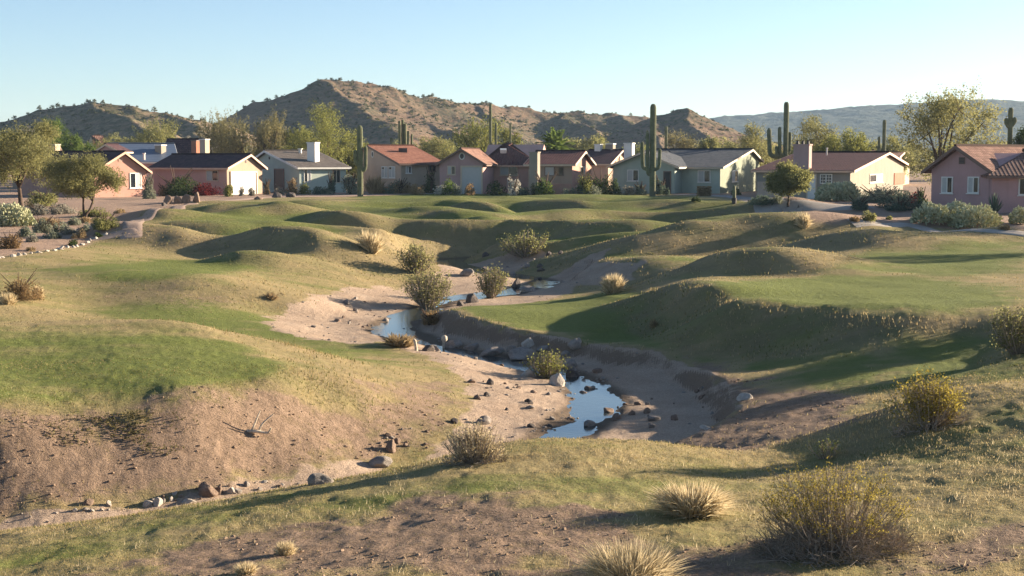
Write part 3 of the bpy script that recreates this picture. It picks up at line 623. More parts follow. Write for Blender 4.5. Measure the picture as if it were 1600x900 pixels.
class Wing:
    """gabled block: near corner at photo px / depth, long wall heading l, gable wall heading g; outline measured along them"""
    def __init__(s, house, C, ang, side, L, W, eave, peak, back=None, base=GZ, p=None, ov=.45, wall='tan', gable_wall=None, roof='red', trim='cream', hip0=0, hip1=0, name='wall', mats=None):
        s.h = house; s.C = P(C[0], 300, C[1])[:2]; s.z = base; s.eave_px = eave
        a = R(ang); s.l = np.array([math.cos(a), math.sin(a)]); b = a + side * math.pi / 2; s.g = np.array([math.cos(b), math.sin(b)])
        s.L = s.reach(s.l, L) if isinstance(L, int) else L; s.W = s.reach(s.g, W) if isinstance(W, int) else W
        D = C[1]
        s.hf = P(C[0], eave, D)[2] - base
        pf = s.reach(s.g, peak[0]) if peak[0] > 3 else peak[0] * s.W
        s.pf = pf; pd = s.C + s.g * pf; s.hp = P(800, peak[1], pd[1])[2] - base
        s.hb = s.hf if back is None else P(800, back, (s.C + s.g * s.W)[1])[2] - base
        s.ov = ov; s.trim = trim
        s.walls(wall, gable_wall, name); s.roof(roof, hip0, hip1)
    def reach(s, d, px):
        r = ray(px, 300)[0]              # x = r*y
        return (r * s.C[1] - s.C[0]) / (d[0] - r * d[1])
    def pt(s, a, b, z): q = s.C + s.l * a + s.g * b; return np.array([q[0], q[1], s.z + z])
    def walls(s, wall, gw, name):
        prof = [(0, 0), (s.W, 0), (s.W, s.hb), (s.pf, s.hp), (0, s.hf)]
        g = G(); n = 5
        prof2 = [(b, z - .06 if z > 0 else -.4) for b, z in prof]
        V = [s.pt(0, b, z) for b, z in prof2] + [s.pt(s.L, b, z) for b, z in prof2]
        F = [(0, 1, 2, 3, 4), (9, 8, 7, 6, 5)] + [(i, (i + 1) % n, n + (i + 1) % n, n + i) for i in range(n)]
        g.add(V, F[1:]); 
        g.add(V, [F[0]], 1 if gw else 0)
        g.build(name, [ST[wall], ST[gw or wall]], s.h)
    def roof(s, mat, hip0, hip1):
        o = s.ov; th = .16; g = G(); tiles = []
        def slope(b0, z0, sgn):          # b0,z0 = eave; out to the ridge
            db = s.pf - b0; dz = s.hp - z0; ln = math.hypot(db, dz); eb = b0 - db / abs(db) * o; ez = z0 - dz / abs(db) * o
            L0, L1 = -o, s.L + o
            top = [(L0 if not hip0 else L0, eb, ez), (L1, eb, ez), (L1 - hip1 - (o if hip1 else 0), s.pf, s.hp), (L0 + hip0 + (o if hip0 else 0), s.pf, s.hp)]
            nrm = np.array([0, -dz * abs(db) / db, abs(db)]); nrm = nrm / np.linalg.norm(nrm)
            pts = [s.pt(*q) for q in top]; off = np.array([*(s.g * nrm[1]), nrm[2]]) * th
            g.slab(pts, off); tl = [(q[0], (math.hypot(q[1] - eb, q[2] - ez)), 0) for q in top]; tiles.extend(tl + tl)
        slope(0, s.hf, 1); slope(s.W, s.hb, -1)
        for hp, e, sg in ((hip0, 0, -1), (hip1, s.L, 1)):
            if not hp: continue
            lo = -o * (s.hp - s.hf) / max(s.pf, .1)
            tri = [(e + sg * o, -o, s.hf + lo), (e + sg * o, s.W + o, s.hb + lo), (e - sg * hp, s.pf, s.hp)]
            pts = [s.pt(*q) for q in tri]; nv = np.cross(pts[1] - pts[0], pts[2] - pts[0]); nv /= np.linalg.norm(nv); nv = nv if nv[2] > 0 else -nv
            g.slab(pts, nv * th); tl = [(q[1], abs(q[0] - e) * 1.0 + (q[2] - s.hf), 0) for q in tri]; tiles.extend(tl + tl)
        m = s.h.get('_r', None)
        g.build('roof', RF[mat], s.h, extra={'tile': np.array(tiles)})
        # ridge cap, fascia along the eaves and barge boards up the gables
        f = G(); t = TRIM[s.trim]
        def board(a, b, w=.20, d=.05, out=None):
            a, b = np.array(a), np.array(b); f.slab([a, b, b + [0, 0, -w], a + [0, 0, -w]], out * d)
        ld = np.array([*s.l, 0]); gd = np.array([*s.g, 0])
        sl = (s.hp - s.hf) / s.pf; sb = (s.hp - s.hb) / max(s.W - s.pf, .1)
        ze = s.hf - sl * o; zb = s.hb - sb * o
        board(s.pt(-o, -o, ze + .13), s.pt(s.L + o, -o, ze + .13), out=-gd)
        if not hip0:
            board(s.pt(-o - .01, -o, ze + .15), s.pt(-o - .01, s.pf, s.hp + .15), .24, out=-ld)
            board(s.pt(-o - .01, s.pf, s.hp + .15), s.pt(-o - .01, s.W + o, zb + .15), .24, out=-ld)
        if not hip1:
            board(s.pt(s.L + o + .01, -o, ze + .15), s.pt(s.L + o + .01, s.pf, s.hp + .15), .24, out=ld)
            board(s.pt(s.L + o + .01, s.pf, s.hp + .15), s.pt(s.L + o + .01, s.W + o, zb + .15), .24, out=ld)
        f.build('fascia', t, s.h)
        c = G(); c.tube([s.pt(-o + hip0, s.pf, s.hp + .17), s.pt(s.L + o - hip1, s.pf, s.hp + .17)], .13, 6); c.build('ridge_cap', RF[mat], s.h)
    # things on a wall; rectangles are measured on the photo and projected on to the wall's plane
    def on(s, wall, x0, y0, x1, y1):
        d = s.g if wall == 'gable' else s.l; nv = -s.l if wall == 'gable' else -s.g
        t0, t1 = sorted((s.reach(d, x0), s.reach(d, x1)))
        q = s.C + d * (t0 + t1) / 2; z1 = P(800, y0, q[1])[2]; z0 = P(800, y1, q[1])[2]
        return np.array([*(s.C + d * t0), z0]), np.array([*d, 0]), np.array([*nv, 0]), t1 - t0, z1 - z0
    def window(s, wall, x0, y0, x1, y1, blind='half', trim='white', sill=True, muntin=False):
        o, u, n, w, h = s.on(wall, x0, y0, x1, y1); Z = np.array([0, 0, 1.])
        f = G(); b = .09
        f.box(o + n * .01, u * w, n * .06, Z * b); f.box(o + n * .01 + Z * (h - b), u * w, n * .06, Z * b)
        f.box(o + n * .01 + Z * b, u * b, n * .06, Z * (h - 2 * b)); f.box(o + n * .01 + u * (w - b) + Z * b, u * b, n * .06, Z * (h - 2 * b))
        f.box(o + n * .012 + u * (w / 2 - b / 2) + Z * b, u * b, n * .055, Z * (h - 2 * b))
        fr = f.build('window', TRIM[trim], s.h)
        p = G(); p.box(o + n * .005 + u * b * .5 + Z * b * .5, u * (w - b), n * .022, Z * (h - b)); p.build('pane', M_GLASS, fr)
        if blind:
            q = G(); bo = o + n * .03 + Z * b
            if blind == 'half': q.box(bo + u * (w / 2 + b / 2), u * (w / 2 - b * 1.5), n * .012, Z * (h - 2 * b))
            elif blind == 'left': q.box(bo + u * b, u * (w / 2 - b * 1.5), n * .012, Z * (h - 2 * b))
            elif blind == 'both': q.box(bo + u * b, u * (w / 2 - b * 1.5), n * .012, Z * (h - 2 * b)); q.box(bo + u * (w / 2 + b / 2), u * (w / 2 - b * 1.5), n * .012, Z * (h - 2 * b) * .8)
            q.build('blind', M_BLIND, fr)
        if muntin:
            q = G()
            for t in (.33, .66): q.box(o + n * .03 + Z * h * t, u * w, n * .025, Z * .04)
            for t in (.25, .75): q.box(o + n * .03 + u * w * t, u * .04, n * .025, Z * h)
            q.build('muntin', TRIM[trim], fr)
        if sill:
            q = G(); q.box(o + n * .01 - u * .08 - Z * .07, u * (w + .16), n * .12, Z * .065); q.build('sill', TRIM[trim], fr)
    def door(s, wall, x0, y0, x1, y1, mat=None, trim='white'):
        o, u, n, w, h = s.on(wall, x0, y0, x1, y1); Z = np.array([0, 0, 1.]); o[2] = s.z - .02; h = P(800, y0, o[1])[2] - o[2]
        g = G(); g.box(o + n * .005, u * w, n * .045, Z * h); d = g.build('door', mat or M_DARKDOOR, s.h)
        f = G(); b = .12
        f.box(o + n * .004 - u * b, u * b, n * .09, Z * (h + b)); f.box(o + n * .004 + u * w, u * b, n * .09, Z * (h + b)); f.box(o + n * .004 + Z * h, u * w, n * .09, Z * b)
        f.build('door_frame', TRIM[trim], d)
        q = G(); q.tube([o + u * (w * .86) + n * .05 + Z * 1.0, o + u * (w * .86) + n * .12 + Z * 1.0], .04, 6); q.build('handle', M_STEEL, d)
    def garage(s, wall, x0, y0, x1, y1, trim='cream'):
        o, u, n, w, h = s.on(wall, x0, y0, x1, y1); Z = np.array([0, 0, 1.]); o[2] = s.z - .02; h = P(800, y0, o[1])[2] - o[2]
        g = G(); m = 5
        for i in range(m): g.box(o + n * .004 + Z * (h * i / m), u * w, n * .05, Z * (h / m - .02))
        g.box(o + n * .002, u * w, n * .03, Z * h); d = g.build('garage_door', M_GDOOR, s.h)
        f = G(); b = .16
        f.box(o + n * .003 - u * b, u * b, n * .14, Z * (h + b)); f.box(o + n * .003 + u * w, u * b, n * .14, Z * (h + b)); f.box(o + n * .003 + Z * h, u * w, n * .14, Z * b)
        f.build('door_frame', TRIM[trim], d)
    def vent(s, px, py, r=.28, round_=True, trim='white'):
        o, u, n, w, h = s.on('gable', px - 1, py - 1, px + 1, py + 1); c = o + u * w / 2 + np.array([0, 0, h / 2])
        g = G(); Z = np.array([0, 0, 1.])
        if round_:
            a = np.arange(16) * 2 * np.pi / 16; g.slab([c + n * .004 + u * r * math.cos(t) + Z * r * 1.25 * math.sin(t) for t in a], n * .06); ob = g.build('vent', TRIM[trim], s.h)
            q = G(); q.slab([c + n * .05 + u * r * .68 * math.cos(t) + Z * r * .9 * math.sin(t) for t in a], n * .02); q.build('louvre', TRIM['dark'], ob)
        else:
            g.box(c + n * .004 - u * r - Z * r, u * 2 * r, n * .05, Z * 2 * r); ob = g.build('vent', TRIM[trim], s.h)
            q = G()
            for i in range(4): q.box(c + n * .05 - u * r * .8 - Z * (r * .8 - i * r * .42), u * r * 1.6, n * .012, Z * r * .26)
            q.build('louvre', TRIM['dark'], ob)
def chimney(h, px0, px1, py_top, D, mat, base=GZ, depth=1.0, cap='white', pots=0, rot=-25, zb=0.5):
    c = P((px0 + px1) / 2, py_top, D); w = (px1 - px0) / ppm(D); a = R(rot); w = w / (abs(math.cos(a)) + abs(math.sin(a)) * depth / max(w, .3) * .6)
    u = np.array([math.cos(a), math.sin(a), 0]); v = np.array([-math.sin(a), math.cos(a), 0]); Z = np.array([0, 0, 1.])
    top = c[2]; bz = base + zb; o = np.array([c[0], c[1] + .2, bz]) - u * w / 2 - v * depth / 2
    g = G(); g.box(o, u * w, v * depth, Z * (top - bz - .14)); ob = g.build('chimney', mat, h)
    q = G(); q.box(o - u * .07 - v * .07 + Z * (top - bz - .14), u * (w + .14), v * (depth + .14), Z * .13); q.build('cap', TRIM[cap] if isinstance(cap, str) else cap, ob)
    for i in range(pots):
        q = G(); cc = o + u * w * (i + .5) / pots + v * depth / 2 + Z * (top - bz - .02); q.tube([cc, cc + Z * .3, cc + Z * .38], [.15, .13, .18], 10); q.build('chimney_pot', TRIM['dark'], ob)
def pipe(h, px, py_top, D, l=.6, r=.06):
    c = P(px, py_top, D); g = G(); g.tube([c - np.array([0, 0, l]), c], r, 8); g.tube([c - np.array([0, 0, .02]), c + np.array([0, 0, .08])], r * 1.6, 8); g.build('vent_pipe', TRIM['white'], h)
M_STEEL = m_plain('steel', (.4, .39, .37), .4, .5); 
def house(px, D, label, name='house'):
    c = P(px, 300, D); return thing(name, (c[0], c[1], GZ), label, 'house')

# salmon house half hidden by the mesquites
h = house(190, 152, 'salmon stucco house with a dark purple roof and one white window in its gable')
w = Wing(h, (148,149), 140, -1, 14.0, 229, 267, (193,239), None, wall='salmon', roof='purple', trim='peach')
w.window('gable', 203, 270, 221, 294); w.window('gable', 168, 271, 178, 277, None, sill=False)
w.vent(189, 249, .22, False, 'peach')
# pink bungalow with the white garage door
h = house(330, 165, 'pink bungalow with a long purple roof and a white garage door')
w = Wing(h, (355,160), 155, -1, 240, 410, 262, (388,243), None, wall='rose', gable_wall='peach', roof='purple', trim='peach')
w.window('long', 323, 266, 342, 283, 'half', 'cream', False); w.garage('gable', 361, 270, 400, 300); w.vent(385, 252, .16, False, 'brown')
# blue roofed house behind
h = house(215, 185, 'low house with a blue metal roof and small red gable, between the pink houses', 'bungalow')
w = Wing(h, (180,182), 20, 1, 275, 9.0, 252, (.5, 226), None, wall='mauve', roof='blue', trim='white')
w2 = Wing(h, (188,178), 75, 1, 2.5, 152, 237, (168,227), None, wall='mauve', roof='purple', trim='cream', ov=.3)
chimney(h, 243, 257, 226, 186, ST['ivory'], depth=1.0)
pipe(h, 225, 240, 183, .8, .14)
h = house(300, 205, 'purple roofed house with a brick and cream chimney behind the pink bungalow', 'bungalow')
w = Wing(h, (305,200), 165, -1, 258, 318, 244, (.7, 219), None, wall='brick', roof='purple', trim='cream')
chimney(h, 313, 325, 217, 199, ST['cream']); chimney(h, 300, 311, 219, 200, ST['brick'], cap='brown')
h = house(80, 200, 'low tan house whose chimney shows above the dark purple roof', 'bungalow')
w = Wing(h, (84,198), 175, -1, 20, 100, 252, (90,228), None, wall='peach', roof='red', trim='brown')
chimney(h, 82, 91, 225, 197, ST['cream'], cap='cream')
h = house(160, 240, 'far tan house with a rounded pale roof above the salmon house', 'bungalow')
w = Wing(h, (152,238), 30, 1, 172, 7.0, 232, (.5, 213), None, wall='cream', roof='clay', trim='cream', hip0=2.0, hip1=2.0)
# sage house with grey roof
h = house(470, 172, 'pale sage stucco house with a brownish grey roof and a white chimney')
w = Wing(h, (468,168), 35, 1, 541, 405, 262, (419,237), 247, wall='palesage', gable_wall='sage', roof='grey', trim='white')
w.door('gable', 430, 265, 444, 292, None, 'brown'); w.vent(422, 247, .16, False, 'dark'); w.window('long', 475, 264, 486, 285, 'half', 'white', False); w.window('long', 519, 265, 532, 286, None, 'cream', False)
chimney(h, 481, 497, 222, 172, ST['white'], cap='white', zb=2.5); pipe(h, 469, 233, 176, 1.2, .2)
# tan house with red roof
h = house(630, 178, 'tan house with a wide terracotta roof and round gable vent')
w = Wing(h, (627,172), 30, 1, 690, 568, 256, (580,229), 236, wall='cream', gable_wall='tan', roof='red', trim='brown')
w.vent(583, 241, .34); w.window('gable', 597, 260, 606, 278, 'both'); w.window('gable', 608, 260, 618, 278, 'both'); w.window('long', 634, 259, 643, 271, 'left'); w.window('long', 669, 258, 681, 268, None, 'brown')
g_ = G(); c = P(630, 232, 178); g_.box(c - np.array([.5, .3, .5]), (1.0, .2, 0), (-.1, .6, 0), (0, 0, .55)); g_.build('skylight', TRIM['dark'], h)
# mauve house
h = house(800, 176, 'long mauve house with a maroon tile roof and a tall free standing stucco chimney')
w = Wing(h, (842,170), 172, -1, 752, 11.0, 257, (.5, 225), None, wall='rose', roof='mauve', trim='peach', hip0=5.0, hip1=3.0)
w.window('long', 781, 259, 809, 274, 'half', 'cream'); 
w = Wing(h, (755,164), 80, 1, 10.0, 687, 255, (721,234), None, wall='mauve', roof='clay', trim='brown')
w.vent(722, 244, .34); w.garage('gable', 722, 261, 752, 290); w.window('gable', 699, 259, 712, 273, 'half', 'cream')
w = Wing(h, (894,164), 165, -1, 5.2, 924, 257, (909,238), None, wall='peach', gable_wall='salmon', roof='mauve', trim='cream')
w.window('long', 851, 260, 881, 275, 'half', 'brown', False)
w.window('gable', 906, 260, 914, 276, 'half', 'cream')
chimney(h, 828, 843, 237, 160, ST['ivory'], zb=-.1, depth=.9, cap=ST['ivory'], rot=-20)
g_ = G(); a, b = P(843, 300, 160), P(893, 300, 160); d = (b - a) * [1, 1, 0]; g_.box((a[0], a[1], GZ - .1), d, (0, .25, 0), (0, 0, 1.35)); g_.build('porch_wall', ST['salmon'], h)
pipe(h, 842, 228, 176, .5, .2)
# roof window and its frame
c = P(786, 235, 172.4); g_ = G(); g_.box(c + np.array([-.35, -.1, -.35]), (.75, 0, 0), (0, .5, .2), (0, -.15, .4)); g_.build('roof_vent', TRIM['white'], h)
# chimneyed house behind
h = house(950, 195, 'dark roofed house with three white chimneys seen behind the mauve house', 'bungalow')
w = Wing(h, (950,190), 160, -1, 905, 985, 256, (968,236), None, wall='tan', roof='purple', trim='cream')
chimney(h, 930, 941, 225, 196, ST['white']); chimney(h, 947, 961, 224, 196, ST['ivory'])
# sage green house
h = house(1080, 172, 'sage green house with a blue grey shingle roof behind the tallest saguaro')
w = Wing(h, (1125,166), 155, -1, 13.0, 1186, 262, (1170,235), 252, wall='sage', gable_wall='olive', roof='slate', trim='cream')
w.window('long', 1090, 266, 1110, 285, 'half'); w.window('gable', 1143, 266, 1152, 284, 'left')
w = Wing(h, (1054,165.3), 66, 1, 9.0, 958, 259, (1006,239), None, wall='sage', roof='slate', trim='cream', ov=.7)
w.window('gable', 980, 265, 998, 283, 'half'); w.door('gable', 1038, 269, 1047, 292, None, 'brown')
chimney(h, 976, 991, 223, 172, ST['white'], zb=2.2, depth=.9)
# cream house, wine roof
h = house(1290, 152, 'cream stucco house with a wine red tile roof and a broad pink chimney')
w = Wing(h, (1328,142), 155, -1, 1182, 1411, 268, (1382,240), 257, wall='ivory', roof='wine', trim='peach')
w.window('gable', 1358, 272, 1378, 285, 'half'); w.window('long', 1281, 272, 1300, 287, None, 'white', False, True); w.door('long', 1262, 273, 1274, 300, TRIM['white'], 'cream')
chimney(h, 1242, 1268, 225, 145, ST['blush'], zb=2.0, depth=1.0, cap=ST['blush'], pots=3, rot=-28)
g_ = G(); a = w.pt(w.L - 2.6, -.35, -.2)
g_.box(a, np.array([*w.l, 0]) * 2.4, np.array([*-w.g, 0]) * .12, (0, 0, 1.9)); g_.build('side_gate', ST['tan'], h)
pipe(h, 1292, 232, 148, .7, .07)
g_ = G(); o, u, n, ww, hh = w.on('gable', 1396, 270, 1412, 288); g_.box(o + n * .01, u * ww, n * .08, (0, 0, hh)); g_.build('shutter', ST['brick'], h)
# mauve house at the edge
h = house(1530, 112, 'plum stucco house with clay barrel tiles and white framed windows')
w = Wing(h, (1545,106), 38, 1, 11.0, 1455, 264, (1497,231), None, wall='plum', roof='clay', trim='brown', ov=.55)
w.window('gable', 1471, 276, 1489, 302); w.window('gable', 1512, 276, 1530, 302); w.vent(1502, 251, .26, False, 'brown')
w2 = Wing(h, (1720,104.5), 174, -1, 1549, 8.0, 273, (.5, 238), None, wall='plum', roof='clay', trim='brown', ov=.5, hip1=3.6)
w2.window('long', 1591, 278, 1616, 305, None)
# far roofs
h = house(1390, 215, 'far pale house with a sand coloured roof behind the cream house', 'bungalow')
w = Wing(h, (1400,212), 160, -1, 1350, 1420, 246, (.5, 236), None, wall='cream', roof='clay', trim='cream')
# ------------------------------------------------------------------ PLANTS
LEAF = {n: m_leaf('leaves_' + n, a, b, t) for n, (a, b, t) in dict(
    olive=((.10, .105, .042), (.28, .27, .105), .48), mesquite=((.10, .10, .042), (.275, .26, .11), .48), yellow=((.095, .105, .03), (.25, .25, .075), .45),
    willow=((.10, .10, .048), (.27, .235, .115), .35), dark=((.030, .045, .016), (.085, .115, .04), .3), green=((.05, .085, .018), (.15, .20, .046), .38),
    sage=((.15, .165, .115), (.31, .32, .23), .25), grey=((.18, .165, .125), (.34, .31, .25), .25), dry=((.16, .10, .05), (.36, .25, .13), .3),
    tan=((.20, .14, .075), (.42, .31, .17), .3), straw=((.36, .28, .15), (.70, .58, .37), .35), red=((.07, .012, .012), (.20, .03, .028), .25), bluegreen=((.07, .10, .072), (.16, .20, .145), .25),
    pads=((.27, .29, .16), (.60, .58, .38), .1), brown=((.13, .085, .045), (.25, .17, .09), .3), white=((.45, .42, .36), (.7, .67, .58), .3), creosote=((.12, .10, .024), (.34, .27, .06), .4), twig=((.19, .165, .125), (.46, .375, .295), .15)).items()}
M_BARK = m_plain('bark', (.085, .06, .045), .95, .05, .3, 9, .6, 40)
M_BARKP = m_plain('bark_pale', (.19, .15, .11), .95, .05, .25, 9, .5, 40)
def m_cactus():
    k = NT('saguaro_skin'); p = k.n('ShaderNodeTexCoord').outputs['Object']; z = k.n('ShaderNodeSeparateXYZ', {0: p}).outputs[2]
    n = k.noise(2.2, 4, .6, p)
    c = k.mix(k.ramp(n, .3, .7), (.11, .118, .06), (.175, .178, .095)); c = k.mix(k.math('MULTIPLY', k.ramp(z, 1.2, -.2), .6), c, (.17, .14, .095))
    return k.pbr(c, .75, .2, k.bump(k.noise(30., 2, .6, p), .5, .03))
M_CACTUS = m_cactus()

def sprays(rng, C, Dv, ln, per, jit, leaf, up=.0):
    """leaves strung along short twigs: from C along Dv"""
    n = len(C); t = rng.random((n, per, 1)); l = np.broadcast_to(np.asarray(ln, float).reshape(-1, 1, 1), (n, 1, 1))
    pts = C[:, None, :] + Dv[:, None, :] * t * l + rng.normal(size=(n, per, 3)) * jit * (.4 + .6 * l / np.mean(l))
    return leafquads(rng, pts.reshape(-1, 3), leaf, up)
def unit(v): return v / (np.linalg.norm(v, axis=-1, keepdims=True) + 1e-9)

def tree(name, base, H, W_, label, mat, seed, style='mesquite', lean=0., group=None, low=.30, trunk_r=None, trunks=1, leaf=.2, dens=1.25, pale=False, wy=None, cx=0.):
    rng = np.random.default_rng(seed); base = np.array(base, float)
    o = thing(name, base - [0, 0, .05], label, 'tree', group)
    tr = trunk_r or H * .028; rx = W_ / 2; ry = (wy or W_) / 2; zc = H * (low + (1 - low) / 2); rz = H * (1 - low) / 2
    cen = base + np.array([lean * H + cx, 0, zc])
    wood = G(); C = []; Dv = []; Ln = []; T = []
    nl = {'mesquite': 13, 'willow': 16, 'dense': 15, 'airy': 12}[style]
    lob = []
    for q in range(400):
        d = unit(rng.normal(size=3)); d[2] = d[2] * .9 + (.15 if style != 'dense' else 0)
        r = rng.uniform(.42, .98); pnt = np.array([d[0] * rx * r, d[1] * ry * r, d[2] * rz * r])
        if all(np.linalg.norm((pnt - l) / [rx, ry, rz]) > .42 for l in lob): lob.append(pnt)
        if len(lob) >= nl: break
    forks = []
    for q in range(trunks):
        a = rng.uniform(0, 6.28); f = base + np.array([lean * H * .6 + (math.cos(a) * W_ * .13 if trunks > 1 else 0), math.sin(a) * W_ * .13 if trunks > 1 else 0, H * low * rng.uniform(.75, 1.1)])
        m = (base + f) / 2 + rng.normal(size=3) * [.05, .05, 0] * H * .4
        path = smooth_line(np.array([base - [0, 0, .25], base + (m - base) * .5 + rng.normal(size=3) * [.02, .02, 0] * H, m, f]), 4)
        wood.tube(path, np.linspace(tr * 1.25 / trunks ** .4, tr * .72 / trunks ** .4, len(path)), 8); forks.append(f)
    for i, l in enumerate(lob):
        c = cen + l; f = forks[i % len(forks)]
        mid = f * .5 + c * .5 + np.array([0, 0, .10 * H * (1 if style != 'willow' else .2)]) + rng.normal(size=3) * .03 * H
        path = smooth_line(np.array([f, mid, c]), 5); wood.tube(path, np.linspace(tr * .5, tr * .12, len(path)), 5)
        lr = rng.uniform(.24, .46)
        nc = int(rng.integers(26, 40) * dens); ev = rng.normal(size=(nc, 3)); ev = unit(ev) * rng.random((nc, 1)) ** .5
        cc = c + ev * np.array([rx, ry, rz]) * lr
        out = unit(unit(ev) * .8 + unit((cc - cen) / [rx, ry, rz]) * .6 + np.array([0, 0, {'mesquite': -.12, 'willow': 1.5, 'dense': .3, 'airy': .35}[style]]))
        for q in range(4):
            e = cc[rng.integers(nc)]; wood.tube(np.array([path[-2], (path[-2] + e) / 2 + rng.normal(size=3) * .03 * H, e]), [tr * .16, tr * .1, tr * .05], 4)
        C.append(cc); Dv.append(out); Ln.append(np.full(nc, H * {'mesquite': .10, 'willow': .20, 'dense': .06, 'airy': .10}[style]) * rng.uniform(.6, 1.4, nc)); T.append(np.clip(rng.uniform(.25, .75) + rng.normal(size=nc) * .16, 0, 1))
    C = np.vstack(C); Dv = np.vstack(Dv); Ln = np.concatenate(Ln); T = np.concatenate(T); per = 24
    keep = C[:, 2] > base[2] + .25
    C, Dv, Ln, T = C[keep], Dv[keep], Ln[keep], T[keep]
    V, F = sprays(rng, C, Dv, Ln, per, leaf * (1.0 if style != 'willow' else .5), leaf, 1.5 if style == 'willow' else 0)
    wood.build('trunk', M_BARKP if pale else M_BARK, o, smooth=True)
    g = G(); g.add(V, F, 0, np.repeat(T, per * 4) + rng.normal(size=len(V) // 4).repeat(4) * .12); g.build('crown', LEAF[mat], o)
    return o
def far_tree(px, D, top, w_px, label, mat, seed, **kw):
    z = GZ; c = P(px, 300, D); H = P(px, top, D)[2] - z
    return tree(kw.pop('name', 'tree'), (c[0], c[1], z), H, w_px / ppm(D), label, mat, seed, **kw)

b = hit(35, 330); tree('mesquite_tree', b, P(35, 199, b[1])[2] - b[2], 128 / ppm(b[1]), 'large leaning olive mesquite tree hiding the end of the salmon house', 'mesquite', 101, 'mesquite', -.05, low=.26, trunk_r=.2, leaf=.13, dens=3.2, cx=.2)
b = hit(133, 342); tree('mesquite_tree', b, P(133, 246, b[1])[2] - b[2], 108 / ppm(b[1]), 'smaller two stemmed olive mesquite in front of the salmon house', 'mesquite', 102, 'airy', .02, low=.34, trunk_r=.12, trunks=2, leaf=.11, dens=3.2)
b = hit(1232, 323); tree('desert_tree', b, P(1232, 259, b[1])[2] - b[2], 68 / ppm(b[1]), 'small rounded yellow green tree standing before the cream house', 'olive', 103, 'dense', low=.26, trunk_r=.09, leaf=.13, dens=2.2)
far_tree(1487, 141, 148, 156, 'tallest spreading olive mesquite tree between the cream house and the plum house', 'mesquite', 104, name='mesquite_tree', style='airy', low=.12, leaf=.19, dens=2.3, trunk_r=.3, trunks=2)
TR = [
 (85,215,180,38,'tall dark green poplar-shaped tree rising behind the salmon house','green',1,dict(style='dense',low=.12,wy=3.5)),
 (52,230,205,62,'grey leafless looking bushy tree beside the poplar-shaped tree','grey',2,dict(style='airy',low=.12)),
 (112,206,213,40,'bright green bushy tree just behind the ridge of the salmon house','green',3,dict(style='dense',low=.1)),
 (137,204,218,34,'small bright green tree next to the rounded pale roof','green',4,dict(style='dense',low=.1)),
 (190,232,205,90,'broad olive tree behind the blue metal roof','olive',5,dict(style='dense',low=.1)),
 (243,226,197,62,'olive tree with upright twigs behind the brick chimney house','olive',6,dict(style='willow',low=.12)),
 (276,235,208,50,'dull olive tree behind the brick and cream chimney','olive',7,dict(style='dense',low=.1)),
 (343,217,197,62,'feathery pale tree nearest the brick chimney','willow',8,dict(style='willow',low=.08)),
 (386,214,186,86,'tallest of the feathery pale trees behind the white garage bungalow','willow',9,dict(style='willow',low=.08)),
 (428,210,192,44,'narrow feathery pale tree behind the peak of the sage house','willow',10,dict(style='willow',low=.08)),
 (505,200,178,112,'big yellow green tree behind the white chimney of the sage house','yellow',11,dict(style='airy',low=.1,dens=1.6)),
 (462,214,196,52,'olive tree between the feathery trees and the big yellow green tree','yellow',12,dict(style='dense',low=.1)),
 (552,207,213,50,'low yellow green tree behind the three armed saguaro','yellow',13,dict(style='dense',low=.1)),
 (655,236,214,52,'grey green tree behind the red tile roof','olive',14,dict(style='dense',low=.1)),
 (694,232,208,60,'dark olive tree between the tan house and the mauve house','olive',15,dict(style='dense',low=.1)),
 (742,216,198,76,'yellow olive tree behind the armless saguaro columns','yellow',16,dict(style='willow',low=.1)),
 (792,217,206,52,'yellow olive bush-like tree next to the green palm','yellow',17,dict(style='dense',low=.1)),
 (930,222,214,54,'small olive tree behind the white chimneys','olive',18,dict(style='dense',low=.1)),
 (1064,225,206,46,'pale tan tree above the slate roof of the sage green house','willow',19,dict(style='airy',low=.12)),
 (1105,216,211,26,'little round green tree above the slate roof of the sage green house','olive',20,dict(style='dense',low=.2)),
 (1172,202,204,84,'wide olive tree behind the gable of the sage green house','mesquite',21,dict(style='airy',low=.1,dens=1.4)),
 (1268,188,190,80,'olive tree behind the pink chimney of the cream house','mesquite',22,dict(style='airy',low=.12,dens=1.4)),
 (1300,181,209,58,'yellow green bushy tree behind the wine red roof','yellow',23,dict(style='dense',low=.1)),
 (1332,178,206,50,'brightest yellow green tree behind the wine red roof, next to the lone column cactus','yellow',24,dict(style='dense',low=.1)),
 (1398,222,213,64,'distant pale green tree behind the sand coloured roof','olive',25,dict(style='dense',low=.1)),
 (1592,137,206,44,'dark dense round tree behind the clay roof of the plum house','dark',26,dict(style='dense',low=.1)),
]
for px, D, top, w, lab, mat, sd_, kw in TR: far_tree(px, D, top, w, lab, mat, 200 + sd_, group='trees behind the houses', **kw)
# low trees that close the view between and behind the houses; none can be told from the next
rt = np.random.default_rng(9)
for i, px in enumerate(list(range(-120, 1760, 62))):
    D = rt.uniform(245, 330); top = rt.uniform(216, 229)
    far_tree(px + rt.uniform(-20, 20), D, top, rt.uniform(60, 95), 'low hazy olive tree in the band of trees at the foot of the hills', ['olive', 'mesquite', 'yellow', 'grey'][i % 4], 300 + i, style='dense', low=.06, leaf=.34, dens=1.0, group='low trees at the foot of the hills')
